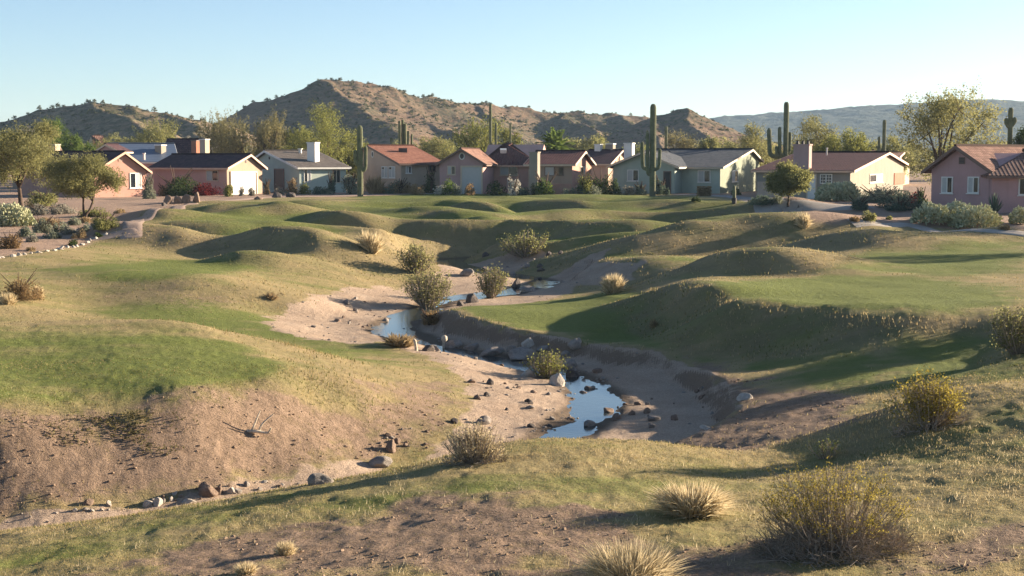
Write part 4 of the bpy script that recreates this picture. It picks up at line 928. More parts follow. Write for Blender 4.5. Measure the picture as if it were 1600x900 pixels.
# trees beyond the right edge of the view whose long shadows cross the lawn
for i, (px, D, H, W_) in enumerate([(1735, 84, 5.0, 5.0), (1790, 73, 4.5, 4.5), (1745, 41, 2.0, 3.0)]):
    c = P(px, 300, D); b = on_ground(c[0], c[1]); tree('mesquite_tree', b, H, W_, 'olive mesquite tree just past the edge of the lawn, casting long shadows', 'mesquite', 400 + i, 'airy', low=.25, leaf=.1, dens=1.2, group='mesquites beyond the lawn')

def palm(px, D, top, w_px, label):
    c = P(px, 300, D); base = np.array([c[0], c[1], GZ]); H = P(px, top, D)[2] - GZ; rng = np.random.default_rng(5); r = w_px / ppm(D) / 2
    o = thing('palm_tree', base, label, 'tree'); hub = base + [0, 0, H - r * 1.15]
    g = G(); g.tube([base - [0, 0, .2], base + [.1, 0, H * .3], hub], [.38, .32, .3], 10); g.build('trunk', M_BARK, o)
    g = G()
    for q in range(64):
        a = rng.uniform(0, 6.283); e = rng.uniform(-.25, 1.45); L_ = r * rng.uniform(1.0, 1.28)
        d = np.array([math.cos(a) * math.cos(e), math.sin(a) * math.cos(e), math.sin(e)]); t = np.linspace(0, 1, 9)[:, None]
        pth = hub + d * L_ * t + np.array([0, 0, -1]) * (t ** 2.4) * L_ * (.38 * math.cos(e) + .1)
        g.tube(pth, np.linspace(.05, .012, 9), 3, 0, tint=.3)
        sd2 = unit(np.cross(d, [0, 0, 1.])); tt = rng.uniform(.12, 1, 54); pp = np.stack([np.interp(tt, t[:, 0], pth[:, k]) for k in range(3)], 1)
        sg = np.where(rng.random(54) < .5, -1, 1)[:, None]; tip = pp + sd2 * sg * (.62 * r * .45 * (1.1 - tt[:, None] * .7)) + d * .35 + np.array([0, 0, -.22]); wv = d * .055 + np.array([0, 0, .03])
        V = np.stack([pp - wv, pp + wv, tip], 1).reshape(-1, 3); g.add(V, np.arange(162).reshape(54, 3), 0, np.repeat(np.clip(.55 + .35 * math.sin(e) + rng.normal(size=54) * .15, 0, 1), 3))
    g.build('crown', LEAF['green'], o)
palm(868, 204, 193, 72, 'bright green round headed palm tree behind the mauve house roof')

# ---- saguaros
def saguaro(px, D, top, w_px, label, arms=(), base_py=None, name='saguaro_cactus', group=None, cat='cactus'):
    if base_py:
        b = hit(px, base_py); D = b[1]
        if D > 158: q = P(px, 300, 155.); b = on_ground(q[0], 155.); D = 155.
    else: c = P(px, 300, D); b = np.array([c[0], c[1], GZ])
    m = 1 / ppm(D); r = w_px * m / 2 * .86; ht = P(px, top, D)[2] - b[2]
    o = thing(name, b, label, cat, group); Z = np.array([0, 0, 1.])
    def col_(path, r0):
        p = smooth_line(np.array(path), 6); n = len(p); rr = np.full(n, r0); ln = np.concatenate([[0], np.cumsum(np.linalg.norm(np.diff(p, axis=0), axis=1))]); e = ln[-1] - ln
        rr *= np.sqrt(np.clip(1 - (1 - np.clip(e / (r0 * 1.6), 0, 1)) ** 2, .01, 1)); g = G(); g.tube(p, rr, 48, 0, 12, .12); return g
    t = np.linspace(0, 1, 6)[:, None]
    pth = b - Z * .3 + Z * (ht + .3) * t; ex = pth[-1] - Z * r * .5
    pth = np.vstack([pth[:-1], ex[None], pth[-1:]])
    col_(pth, r).build('trunk', M_CACTUS, o, smooth=True)
    for apx, tpy, spy, k, dy in arms:      # tip px, tip py, py where it leaves the trunk, thickness, depth offset
        ox = (apx - px) * m; zt = P(px, tpy, D)[2]; zs = P(px, spy, D)[2]; off = np.array([ox, dy, 0]); p0 = np.array([b[0], b[1], zs])
        pts = [p0, p0 + off * .5 + Z * .1, p0 + off * .92 + Z * .38, p0 + off + Z * (zt - zs) * .5, p0 + off * 1.03 + Z * (zt - zs) * .85, p0 + off * 1.03 + Z * (zt - zs - r * k * .5), p0 + off * 1.03 + Z * (zt - zs)]
        col_(pts, r * k).build('arm', M_CACTUS, o, smooth=True)
saguaro(563, 0, 196, 9.5, 'tall three armed saguaro at the edge of the turf by the tan house', [(556, 234, 259, .62, -.2), (571.5, 228, 268, .62, .1)], 307)
saguaro(1019.5, 0, 163, 10, 'tallest thick saguaro with several upright arms before the sage green house', [(1011, 206, 274, .58, -.2), (1003.5, 221, 266, .62, .2), (1029.5, 232, 266, .55, -.3)], 302)
saguaro(766.5, 200, 164, 4.6, 'tall thin armless saguaro behind the mauve roof')
saguaro(775, 203, 193, 4.0, 'shorter armless saguaro right next to the tall thin one behind the mauve roof')
saguaro(797.5, 206, 194, 3.2, 'lone thin short saguaro behind the ridge of the mauve roof')
saguaro(1040, 198, 198, 5.0, 'dark single saguaro column behind the slate roof')
saguaro(1226.5, 182, 160, 8.5, 'giant saguaro with leaning arms behind the cream house chimney', [(1202, 200, 246, .85, .4), (1216, 198, 244, .7, -.4), (1233, 206, 240, .65, .2), (1211, 228, 247, .6, -.6)])
saguaro(1379.5, 190, 188, 6.0, 'bare saguaro column with one stub arm behind the cream gable', [(1372.5, 213, 240, .75, .2), (1368, 228, 244, .7, -.3)])
saguaro(1575.5, 138, 169, 8.0, 'short forked saguaro standing above the clay tile roof', [(1569.5, 184, 199, .8, .1), (1581.5, 183, 197, .75, -.1)])
def organ(px, D, cols, label):
    c = P(px, 300, D); b = np.array([c[0], c[1], GZ]); o = thing('column_cactus', b, label, 'cactus'); rng = np.random.default_rng(3)
    for x, top, w in cols:
        q = P(x, top, D); f = b + np.array([(x - px) / ppm(D) * .5, rng.uniform(-.5, .5), -.2]); r = w / ppm(D) / 2; e = np.array([q[0], f[1], q[2]])
        p = smooth_line(np.array([f, f * .6 + e * .4 + [(e[0] - f[0]) * .35, 0, 0], e - [0, 0, r * 1.2], e]), 5); rr = np.full(len(p), r); rr[-1] = r * .15; rr[-2] = r * .6; rr[-3] = r * .85
        g = G(); g.tube(p, rr, 40, 0, 10, .12); g.build('stem', M_CACTUS, o, smooth=True)
organ(631, 196, [(612, 217, 3.4), (624.5, 192, 4), (629, 190, 4.2), (633, 196, 4), (638, 207, 3.6), (643.5, 212, 3.2)], 'clump of upright cactus columns behind the red tile roof')

# ---- shrubs
def pad_lump(rng, c, n_dir, a, b, t):
    """one flat cactus pad standing on c"""
    up = unit(n_dir); s_ = unit(np.cross(up, rng.normal(size=3))); w = np.cross(up, s_)
    k = np.arange(7) * 2 * np.pi / 7; ring = c + up * a * .55 + s_ * b * np.cos(k)[:, None] * .5 + up * a * .5 * np.sin(k)[:, None]
    V = np.vstack([ring, c + up * a * .55 + w * t, c + up * a * .55 - w * t]); F = [(i, (i + 1) % 7, 7) for i in range(7)] + [((i + 1) % 7, i, 8) for i in range(7)]
    return V, np.array(F)
LOTS = [(150,150),(150,143),(238,143),(242,157),(400,155),(405,161),(545,163),(570,166),(688,166),(690,160),(755,159),(830,157),(928,157),(932,160),(956,160),(958,160),(1053,161),(1060,160),(1124,161),(1170,160),(1176,140),(1328,137),(1415,138),(1425,118),(1450,112),(1455,104),(1545,102),(1700,101)]
def lot_front(px): return 155. if px < 150 else float(np.interp(px, [a for a, _ in LOTS], [b for _, b in LOTS]))   # depth of the ground just in front of the houses
STY = dict(round=('green', 'leaf'), sage=('sage', 'leaf'), dry=('dry', 'leaf'), tan=('tan', 'leaf'), red=('red', 'leaf'), dark=('dark', 'leaf'), yellow=('yellow', 'leaf'), olive=('olive', 'leaf'), grey=('grey', 'leaf'), blue=('bluegreen', 'leaf'),
           pads=('pads', 'pads'), agave=('bluegreen', 'agave'), tuft=('straw', 'tuft'), drytuft=('tan', 'tuft'), box=('tan', 'box'), hedge=('dark', 'box'), white=('white', 'leaf'))
def shrub(px, py, w_px, h_px, kind, label, seed, name=None, cat='shrub', after=0, D=None, group=None, depth=1.):
    rng = np.random.default_rng(seed); mat, sty = STY[kind]
    if D: c = P(px, 300, D); b = on_ground(c[0], c[1])
    else:
        b = hit(px, py, after)
        dm = lot_front(px)
        if b[1] > dm or (py < 306 and b[1] < dm - 22): q = P(px, py, dm); b = on_ground(q[0], dm)
    D = b[1]; m = 1 / ppm(D); rx = w_px * m / 2; H = max(P(px, py - h_px, D)[2] - b[2], h_px * m * .8) if py < 330 and not D > 400 else h_px * m; ry = rx * depth; lf = float(np.clip(D * .00105, .028, .16)); area = w_px * h_px
    nm = name or {'pads': 'prickly_pear', 'agave': 'agave', 'tuft': 'dry_grass_clump', 'drytuft': 'dry_grass_clump', 'box': 'hedge'}.get(sty, 'shrub')
    nm = {'tuft': 'dry_grass_clump'}.get(sty, nm)
    if 'long dark hedge before' in label: nm = 'hedge'
    g = G(); st = G(); stems = False
    if sty == 'leaf':
        n = int(np.clip(area * 1.5, 260, 3600)); nl = 9
        lc = rng.normal(size=(nl, 3)); lc = unit(lc) * rng.uniform(.3, .72, (nl, 1)); lc[:, 2] = np.abs(lc[:, 2]) * .85; lt = rng.uniform(.1, .8, nl)
        w = rng.integers(0, nl, n); d = unit(rng.normal(size=(n, 3))); p = lc[w] + d * (.42 * rng.random((n, 1)) ** .35) * rng.uniform(.7, 1.1, (nl, 1))[w]
        p[:, 2] = np.abs(p[:, 2]); p = b + p * np.array([rx, ry, H]) * np.array([.98, .98, .93])
        V, F = leafquads(rng, p, lf * 1.15); g.add(V, F, 0, np.repeat(np.clip(lt[w] + rng.normal(size=n) * .2, 0, 1), 4))
        for q in range(10):
            a = rng.uniform(0, 6.28); e = b + np.array([math.cos(a) * rx * .7, math.sin(a) * ry * .7, H * rng.uniform(.5, .9)]); st.tube([b - [0, 0, .05], (b + e) / 2 + [0, 0, H * .1], e], [m * 1.3, m * .9, m * .4], 4)
        stems = h_px > 24
    elif sty == 'pads':
        n = int(np.clip(area / 1.9, 200, 1500)); pw = 4.6 * m if D > 60 else .12
        for q in range(n):
            d = unit(rng.normal(size=3)); d[2] = abs(d[2]); r = rng.random() ** .25; lump = .80 + .34 * float(vnoise(d[0] * 2.6 + seed, d[1] * 2.6 + d[2] * 2.1, 4))
            c = b + d * [rx * r * lump * .95, ry * r * lump, H * r * lump * .85]; nd_ = unit(d * .7 + rng.normal(size=3) * .6 + [0, 0, .6])
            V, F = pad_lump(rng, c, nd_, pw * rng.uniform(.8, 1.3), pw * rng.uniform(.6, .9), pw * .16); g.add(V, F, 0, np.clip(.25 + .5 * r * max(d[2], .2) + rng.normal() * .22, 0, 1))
    elif sty == 'agave':
        for q in range(46):
            a = rng.uniform(0, 6.28); e = rng.uniform(.25, 1.4); d = np.array([math.cos(a) * math.cos(e) * rx, math.sin(a) * math.cos(e) * rx, math.sin(e) * H]); s_ = unit(np.cross(d, [0, 0, 1.])) * rx * .07
            V = [b - s_, b + s_, b + d * .55 + s_ * 1.3, b + d * .55 - s_ * 1.3, b + d]; g.add(V, [(0, 1, 2, 3), (3, 2, 4)], 0, rng.random())
    elif sty == 'tuft':
        n = int(np.clip(area * .62, 160, 2400)); a = rng.uniform(0, 6.28, n); r0 = rng.random(n) ** .6 * .45; e = rng.uniform(.1, 1.15, n); L_ = H * rng.uniform(.28, 1.1, n)
        root = np.stack([np.cos(a) * r0 * rx, np.sin(a) * r0 * ry, np.zeros(n)], 1); root[:, 2] = hf(b[0] + root[:, 0], b[1] + root[:, 1]) - b[2] - .02
        tip = root + np.stack([np.cos(a + rng.normal(size=n) * .5) * rx * e * .75, np.sin(a + rng.normal(size=n) * .5) * ry * e * .75, L_ * (1 - .3 * e * e)], 1)
        mid = root * .45 + tip * .55 + np.array([0, 0, 1]) * (L_ * .14)[:, None]; wd = np.stack([np.sin(a), -np.cos(a), np.zeros(n)], 1) * max(.0028, .00034 * D) * rng.uniform(.7, 1.6, n)[:, None]
        wd = unit(wd + rng.normal(size=(n, 3)) * np.linalg.norm(wd, axis=1, keepdims=True) * .7) * np.linalg.norm(wd, axis=1, keepdims=True)
        V = (b + np.stack([root - wd, root + wd, mid + wd * .8, mid - wd * .8, tip], 1)).reshape(-1, 3); k_ = np.arange(n)[:, None] * 5; tn = np.repeat(np.clip(rng.uniform(0, 1, n), 0, 1), 5)
        g.add(V, k_ + np.array([0, 1, 2, 3]), 0, tn); g.F.append(k_ + np.array([3, 2, 4])); g.M.append(np.zeros(n, int))
    elif sty == 'box':
        n = int(np.clip(area * 2.2, 400, 3000)); p = rng.uniform(-1, 1, (n, 3)); k_ = rng.integers(0, 3, n); p[np.arange(n), k_] = np.sign(p[np.arange(n), k_]) * rng.uniform(.82, 1, n)
        p = b + p * [rx, min(ry, .8), H / 2] + [0, 0, H / 2]; V, F = leafquads(rng, p, lf * 1.1); g.add(V, F, 0, np.repeat(np.clip(rng.uniform(.0, .9, n), 0, 1), 4))
        g.box(b + np.array([-rx * .85, -min(ry, .8) * .8, 0]), (rx * 1.7, 0, 0), (0, min(ry, .8) * 1.6, 0), (0, 0, H * .85), 0)
    if stems:
        o = thing(nm, b, label, cat, group); st.build('stem', M_BARK, o); g.build('foliage', LEAF[mat], o)
    else: o = tag(g.build(nm, LEAF[mat], loc=b), label, cat, group)
    return o
SH = [
 # the desert garden by the path on the left
 (18,352,74,40,'pads','wide pale cactus patch at the picture edge beneath the leaning mesquite'),(58,335,52,26,'grey','grey dry brush under the leaning mesquite trunk'),(98,334,54,22,'grey','low grey dry brush between the two mesquites'),
 (40,370,34,22,'sage','grey green brush in front of the pale cactus patch'),(68,364,42,32,'sage','rounded sage brush at the end of the pale cactus patch'),(95,363,32,24,'sage','small rounded sage brush nearer the two stemmed mesquite'),(116,352,28,16,'sage','low sage brush right under the two stemmed mesquite'),
 (16,388,44,30,'dry','brown dry brush on the bare sand at the picture edge'),(124,372,32,22,'tan','tan brush on the sand beside the dark flat bush'),(113,384,24,14,'dark','dark flat bush on the sand above the path edge'),(154,371,16,11,'dark','tiny dark bush beside the winding path'),
 (163,359,52,34,'olive','big rounded olive bush where the path bends'),(150,338,60,22,'olive','long low olive bush at the foot of the two stemmed mesquite'),(70,322,60,26,'olive','shadowy olive bush behind the grey dry brush'),
 (30,352,44,22,'pads','pale cactus heap behind the wide pale cactus patch'),(52,378,30,18,'grey','low silvery brush on the sand between two sage bushes'),(82,372,34,20,'sage','soft sage bush in the middle of the desert garden'),(108,366,28,18,'grey','small silvery bush near the big rounded olive bush'),(136,362,26,16,'sage','small sage clump between the mesquite stems and the big rounded olive bush'),(78,352,48,20,'tan','pale tan brush in the middle of the desert garden'),(132,348,34,14,'tan','pale tan brush around the two stemmed mesquite'),(48,392,22,10,'tan','small tan dry plant on bare sand near the stone edging'),(188,333,24,10,'tan','low tan bush beside the path near the salmon house'),
 # along the houses
 (258,306,26,21,'tan','clipped pale round bush on the gravel by the salmon house'),(274,297,70,38,'dark','biggest dark green mound bush between the salmon house and the pink bungalow'),(232,296,22,30,'sage','tall pale bush against the corner of the salmon house'),(323,302,44,20,'red','dark red flowering bush under the pink bungalow window'),(357,307,19,24,'yellow','upright yellow green bush at the corner of the white garage'),
 (378,303,13,14,'grey','first small silver bush before the white garage door'),(392,303,13,13,'grey','second small silver bush before the white garage door'),(417,301,16,24,'tan','upright dry bush beside the garage gable'),(437,300,20,11,'grey','low grey bush below the dark door of the sage house'),(455,301,24,24,'tan','rounded tan bush beside the dark door of the sage house'),
 (477,301,19,20,'yellow','round yellow green bush at the corner of the sage house'),(496,300,26,14,'blue','low blue green bush along the sage house wall'),(517,297,16,30,'blue','tall narrow blue green shrub against the sage house wall'),(512,300,30,13,'sage','spreading sage plant beneath the narrow blue green shrub'),(547,297,44,28,'sage','wide grey green bush between the sage house and the three armed saguaro'),
 (585,292,32,17,'drytuft','tall dry grass against the tan house wall'),(612,289,32,16,'blue','dark blue green bush below the tan house windows'),(600,301,24,13,'dry','brown low bush just behind the three armed saguaro'),(625,302,34,24,'tan','largest rounded tan bush in front of the tan house'),(641,297,24,20,'dry','rusty bush in the shade beside the largest tan bush'),(652,304,30,20,'tan','tan bush nearest the turf in front of the tan house'),
 (673,286,20,26,'dark','upright dark green bush at the end of the tan house'),(660,293,22,12,'dark','low dark bush in the shade of the tan house wall'),(702,288,32,15,'round','bright green low bush beside the garage of the mauve house'),(690,299,28,13,'white','pale flowering low bush on the driveway edge'),(733,297,26,15,'dry','reddish brown bush in front of the mauve garage'),
 (716,292,14,12,'sage','small sage plant between the bright green bush and the mauve garage'),(776,291,34,16,'dark','dark flat topped hedge plant under the mauve house window'),(802,295,22,24,'white','white flowering bush beneath the cream framed window'),(818,297,20,16,'blue','blue green bush left of the tall free standing chimney'),(833,298,10,18,'dark','thin dark bush at the foot of the tall free standing chimney'),
 (852,298,44,32,'round','large round green bush in front of the porch wall'),(890,298,24,14,'sage','pale sage bush by the porch wall'),(909,297,22,16,'blue','blue green bush before the salmon gable'),(913,285,30,26,'yellow','yellow green bush against the salmon gable'),(938,292,50,32,'dark','largest dark leafy bush between the mauve house and the sage green house'),(926,298,30,12,'sage','low silvery plant before the largest dark leafy bush'),
 (960,293,22,20,'dark','dark bush at the corner of the sage green house'),(985,301,30,15,'grey','grey spiky bush under the window of the sage green house'),(1001,303,26,22,'sage','pale cactus like bush left of the thick saguaro'),(1032,300,20,28,'blue','dark green bush between the thick saguaro and the dark door'),(1044,299,9,9,'blue','small blue green plant beside the dark door'),
 (1100,306,21,15,'box','square clipped golden hedge in front of the sage green house'),(1088,315,15,12,'dark','small dark spiky plant on the gravel below the golden hedge'),(1193,320,52,20,'blue','low dark green bush at the cream house driveway'),(1216,318,24,15,'sage','grey green bush half behind the small rounded tree'),(1148,303,22,10,'dark','low dark bush in the shade of the sage green gable'),
 # right-hand garden
 (1309,313,66,29,'pads','leafy pale prickly pear bank before the cream house'),(1385,301,106,15,'blue','long dark hedge before the cream gable'),(1372,316,70,28,'sage','silver bush between the prickly pear bank and the dark hedge'),(1405,328,78,28,'blue','wide blue green bush below the long dark hedge'),(1342,328,42,22,'blue','rounded blue green bush at the end of the driveway'),
 (1430,303,26,14,'red','small red flowering bush at the end of the long dark hedge'),(1357,346,32,24,'olive','round olive bush on the grey gravel'),(1336,346,24,13,'dry','small brown bush touching the round olive bush'),(1390,343,18,9,'olive','tiny olive plant alone on the grey gravel'),(1440,322,20,30,'dark','dark bush in the gap beside the plum house wall'),
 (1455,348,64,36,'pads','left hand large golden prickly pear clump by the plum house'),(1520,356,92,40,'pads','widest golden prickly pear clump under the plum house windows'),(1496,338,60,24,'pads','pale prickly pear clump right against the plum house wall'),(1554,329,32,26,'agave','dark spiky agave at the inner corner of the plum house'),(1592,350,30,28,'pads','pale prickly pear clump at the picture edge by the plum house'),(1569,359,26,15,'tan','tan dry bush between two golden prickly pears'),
 # on the course
 (580,392,46,32,'tuft','golden dry grass clump on the turf behind the creek bushes'),(958,458,44,32,'tuft','pale golden grass clump on the bare bank of the wash'),(1255,353,32,20,'tuft','small straw coloured grass clump beside the driveway'),(30,468,80,54,'dry','big brown tumbleweed like bush on the grass at the picture edge'),(60,468,24,24,'tuft','small straw tuft beside the big tumbleweed like bush'),(12,475,34,20,'tuft','small straw tuft in front of the big tumbleweed like bush'),
 (1021,511,18,14,'drytuft','tiny dry plant alone on the shaded green slope'),(672,508,44,30,'dry','brown drooping reeds at the pool beside the creek'),(625,541,60,22,'drytuft','flat heap of dead grass at the pool edge'),(425,467,26,10,'drytuft','low dead grass tuft on the sandy flat'),
 (446,866,40,26,'tuft','small pale grass tuft on the near hill, closest to the bare patch'),(384,896,46,22,'tuft','small pale grass tuft at the bottom edge of the picture'),
]
for i, r in enumerate(SH):
    q = 1.16 if r[1] < 332 and r[4] not in ('box', 'hedge') else 1.
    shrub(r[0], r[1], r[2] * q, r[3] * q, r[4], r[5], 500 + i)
shrub(1082, 800, 140, 54, 'tuft', 'large pale dry grass clump on the near hill beside the big creosote bush', 601, depth=.9)
shrub(985, 912, 190, 74, 'tuft', 'loose spiky dry grass clump at the very bottom of the picture', 602, depth=.9)

# ---- open creosote bushes near enough to show every stem
def creosote(px, py, w_px, h_px, label, seed, mat='yellow', stems=90, leaf=.02, nleaf=4200, dryness=.5, spread=1., after=0, top_only=.45, lean=0.):
    rng = np.random.default_rng(seed); b = hit(px, py, after); D = b[1]; m = 1 / ppm(D); rx = w_px * m / 2; H = h_px * m
    o = thing('creosote_bush', b, label, 'bush'); wood = G(); C = []; Dv = []
    tw = G()
    sr = max(.004, .00030 * D)
    for q in range(stems):
        a = rng.uniform(0, 6.283); e = rng.random() ** .7; out = np.array([math.cos(a), math.sin(a) * .85, 0]) * rx * spread * e; L_ = H * rng.uniform(.62, 1.0) * (1 - .36 * e * e)
        r0 = b + np.array([math.cos(a), math.sin(a), 0]) * rx * .16 * rng.random(); r0[2] = float(hf(r0[0], r0[1])) - .03
        tip = b + out + np.array([lean * H, 0, L_]); mid = r0 * .5 + tip * .5 + np.array([0, 0, -.08 * L_]) + out * .1 + rng.normal(size=3) * rx * .05
        p = smooth_line(np.array([r0, mid, tip]), 4); wood.tube(p, np.linspace(sr * 1.5, sr * .45, len(p)), 4, tint=rng.random())
        for z in range(4):
            t = rng.uniform(.35, .98); s0 = np.array([np.interp(t * (len(p) - 1), np.arange(len(p)), p[:, k]) for k in range(3)]); d = unit(unit(out + [0, 0, .01]) * .5 + rng.normal(size=3) * .55 + [0, 0, .75]); l = H * rng.uniform(.1, .26)
            wood.tube([s0, s0 + d * l * .5 + rng.normal(size=3) * l * .06, s0 + d * l], [sr * .6, sr * .45, sr * .25], 3, tint=rng.random())
            if t > top_only * .9 and rng.random() > min(dryness * .5, .4): C.append(s0); Dv.append(d * l)
    wood.build('stem', LEAF['twig'], o)
    # the dead twig tangle round the foot
    nt_ = int(stems * 5 * dryness)
    if nt_ > 120:
        a = rng.uniform(0, 6.283, nt_); r = rng.random(nt_) ** .5
        for q in range(nt_):
            s0 = b + np.array([math.cos(a[q]) * rx * r[q] * .95, math.sin(a[q]) * rx * r[q] * .8, 0]); s0[2] = float(hf(s0[0], s0[1])) + H * rng.uniform(0, .42) * (1.05 - r[q]); d = unit(rng.normal(size=3) + [math.cos(a[q]) * .6, math.sin(a[q]) * .5, .35]); l = rx * rng.uniform(.15, .42)
            e = s0 + d * l; e[2] = max(e[2], float(hf(e[0], e[1])) + .01)
            tw.tube([s0, (s0 + e) / 2 + rng.normal(size=3) * l * .14, e], [sr * .8, sr * .65, sr * .3], 3, tint=rng.random())
        tw.build('dead_twigs', LEAF['twig'], o)
    C = np.array(C); Dv = np.array(Dv); per = max(4, nleaf // len(C)); t = rng.random((len(C), per, 1)) ** .8
    pts = (C[:, None, :] + Dv[:, None, :] * t * 1.05 + rng.normal(size=(len(C), per, 3)) * leaf * 1.1).reshape(-1, 3)
    V, F = leafquads(rng, pts, leaf); g = G(); g.add(V, F, 0, np.repeat(np.clip(np.repeat(rng.uniform(.15, .85, len(C)), per) + rng.normal(size=len(pts)) * .18, 0, 1), 4)); g.build('foliage', LEAF[mat], o)
creosote(1300, 858, 250, 138, 'largest creosote bush with a grey dead twig tangle at its foot, on the near hill', 701, 'creosote', 210, .0175, 8200, 1.6, top_only=.66)
creosote(742, 722, 104, 62, 'golden brown fine twigged bush on the crest of the near hill above the creek', 702, 'straw', 150, .022, 5200, .35, top_only=.1)
creosote(1452, 668, 122, 88, 'yellow green creosote bush on the shoulder of the near hill', 703, 'creosote', 100, .033, 4600, .5, lean=-.1)
creosote(1590, 552, 96, 78, 'olive brown bush cut by the picture edge above the shaded gully', 704, 'mesquite', 90, .06, 3600, .2, top_only=.1)
creosote(668, 484, 92, 66, 'biggest olive bush over the pool in the creek', 705, 'mesquite', 80, .085, 3000, .1, top_only=.2)
creosote(768, 466, 52, 52, 'upright green bush standing in the creek bend', 706, 'olive', 60, .085, 2000, .1, top_only=.1)
creosote(650, 426, 66, 46, 'spreading olive bush at the far pool of the creek', 707, 'mesquite', 60, .11, 1500, .2, top_only=.3)
creosote(822, 400, 88, 42, 'wide olive bush on the far bank below the mounds', 708, 'olive', 60, .11, 2000, .1, top_only=.2)
creosote(856, 590, 78, 42, 'yellow green bush among boulders in the lower creek', 709, 'yellow', 70, .06, 2000, .2, top_only=.2)
creosote(1290, 716, 60, 32, 'sparse little bush behind the big creosote bush', 710, 'yellow', 24, .024, 260, .1, top_only=.4)

# potted column cactus
b = hit(1147, 319); o = thing('potted_cactus', b, 'slim column cactus in a dark pot on the driveway of the sage green house', 'potted cactus'); m = 1 / ppm(b[1])
g = G(); g.tube([b, b + [0, 0, .1], b + [0, 0, 8 * m], b + [0, 0, 9 * m]], [3 * m, 3.4 * m, 4.2 * m, 4.4 * m], 14); g.build('pot', TRIM['dark'], o)
g = G(); g.tube([b + [0, 0, 8 * m], b + [0, 0, 18 * m], b + [0, 0, 27 * m], b + [0, 0, 29 * m]], [2.4 * m, 2.5 * m, 1.8 * m, .3 * m], 30, 0, 10, .12); g.build('stem', M_CACTUS, o, smooth=True)
# ------------------------------------------------------------------ PATHS, ROCKS, DEAD WOOD, GRASS
def path_ribbon(name, pts, w, mat, lab, lift=.035):
    ln = smooth_line(np.array([hit(a, b)[:2] for a, b in pts]), 14)
    V2, F = ribbon(ln, np.full(len(ln), w / 2) * (1 + .12 * (fbm(np.arange(len(ln)) * .15, np.zeros(len(ln)), 3, 5) - .5) * 2), None, 7)
    z = hf(V2[:, 0], V2[:, 1]) + lift; z = z.reshape(-1, 7); z[:, 0] -= .09; z[:, -1] -= .09
    g = G(); g.add(np.column_stack([V2, z.ravel()]), F); return tag(g.build(name, mat, smooth=True), lab, 'path', kind='structure')
def m_path(name, c):
    k = NT(name); p = k.pos(); n = k.noise(.5, 5, .6, p); n2 = k.noise(9., 4, .7, p)
    return k.pbr(k.mix(k.ramp(k.math('ADD', k.math('MULTIPLY', n, .5), k.math('MULTIPLY', n2, .5)), .3, .7), tuple(x * .78 for x in c), tuple(x * 1.15 for x in c)), .9, .15, k.bump(n2, .4, .03))
path_ribbon('path', [(140,374),(172,368),(198,362),(207,354),(213,346),(236,331),(300,319.5),(380,311.5),(430,308.6),(500,306.6),(570,305.4)], 1.4, m_path('path_dirt', (.36, .26, .20)), 'dirt path winding along the turf past the pink houses')
path_ribbon('path', [(640,303),(700,302),(780,300.5),(860,299.5)], 3.0, m_path('path_grey', (.30, .27, .24)), 'grey path before the mauve house')
path_ribbon('path', [(1330,349.5),(1380,351.5),(1430,353.5),(1520,359.5),(1600,366),(1700,373)], 1.3, m_path('path_concrete', (.38, .33, .28)), 'pale gravel path curving along the edge of the turf by the plum house')

path_ribbon('path', [(1060,304.2),(1110,305.5),(1160,309),(1200,313.5),(1250,319),(1300,323),(1360,323)], 3.2, m_path('path_drive', (.34, .30, .265)), 'wide gravel drive between the sage green house and the cream house')

# rocks
import bmesh
def ico(sub):
    bm = bmesh.new(); bmesh.ops.create_icosphere(bm, subdivisions=sub, radius=1); V = np.array([v.co for v in bm.verts]); F = np.array([[v.index for v in f.verts] for f in bm.faces]); bm.free(); return V, F
IV, IF = ico(4); IV2, IF2 = ico(1)
def m_rock(name, a, b):
    k = NT(name); p = k.n('ShaderNodeTexCoord').outputs['Object']; n = k.noise(1.3, 5, .65, p); n2 = k.noise(6., 4, .7, p)
    return k.pbr(k.mix(k.ramp(k.math('ADD', k.math('MULTIPLY', n, .6), k.math('MULTIPLY', n2, .4)), .32, .68), a, b), .9, .2, k.bump(n2, .7, .06))
MR = [m_rock('rock_grey', (.17, .145, .125), (.33, .285, .245)), m_rock('rock_brown', (.14, .095, .07), (.27, .19, .14)), m_rock('rock_dark', (.06, .05, .045), (.14, .115, .10)), m_rock('rock_pale', (.34, .29, .24), (.52, .46, .39))]
RP = {}
for mi in range(4):
    for v in range(4):
        rg = np.random.default_rng(40 + v + mi * 10); d = np.ones(len(IV))
        for q in range(9):                    # planar chips knocked off a ball
            nrm = unit(rg.normal(size=3)); h = rg.uniform(.55, .85); pr = IV @ nrm; d = np.where(pr * d > h, h / np.maximum(pr, 1e-3), d)
        d *= 1 + .16 * (fbm(IV[:, 0] * 1.8 + v * 9, IV[:, 1] * 1.8 + IV[:, 2] * 2.3, 4, 3 + v) - .5)
        g = G(); g.add(IV * d[:, None], IF); ob = g.build('rock', MR[mi], smooth=True); RP[mi, v] = ob; ob['_u'] = 0
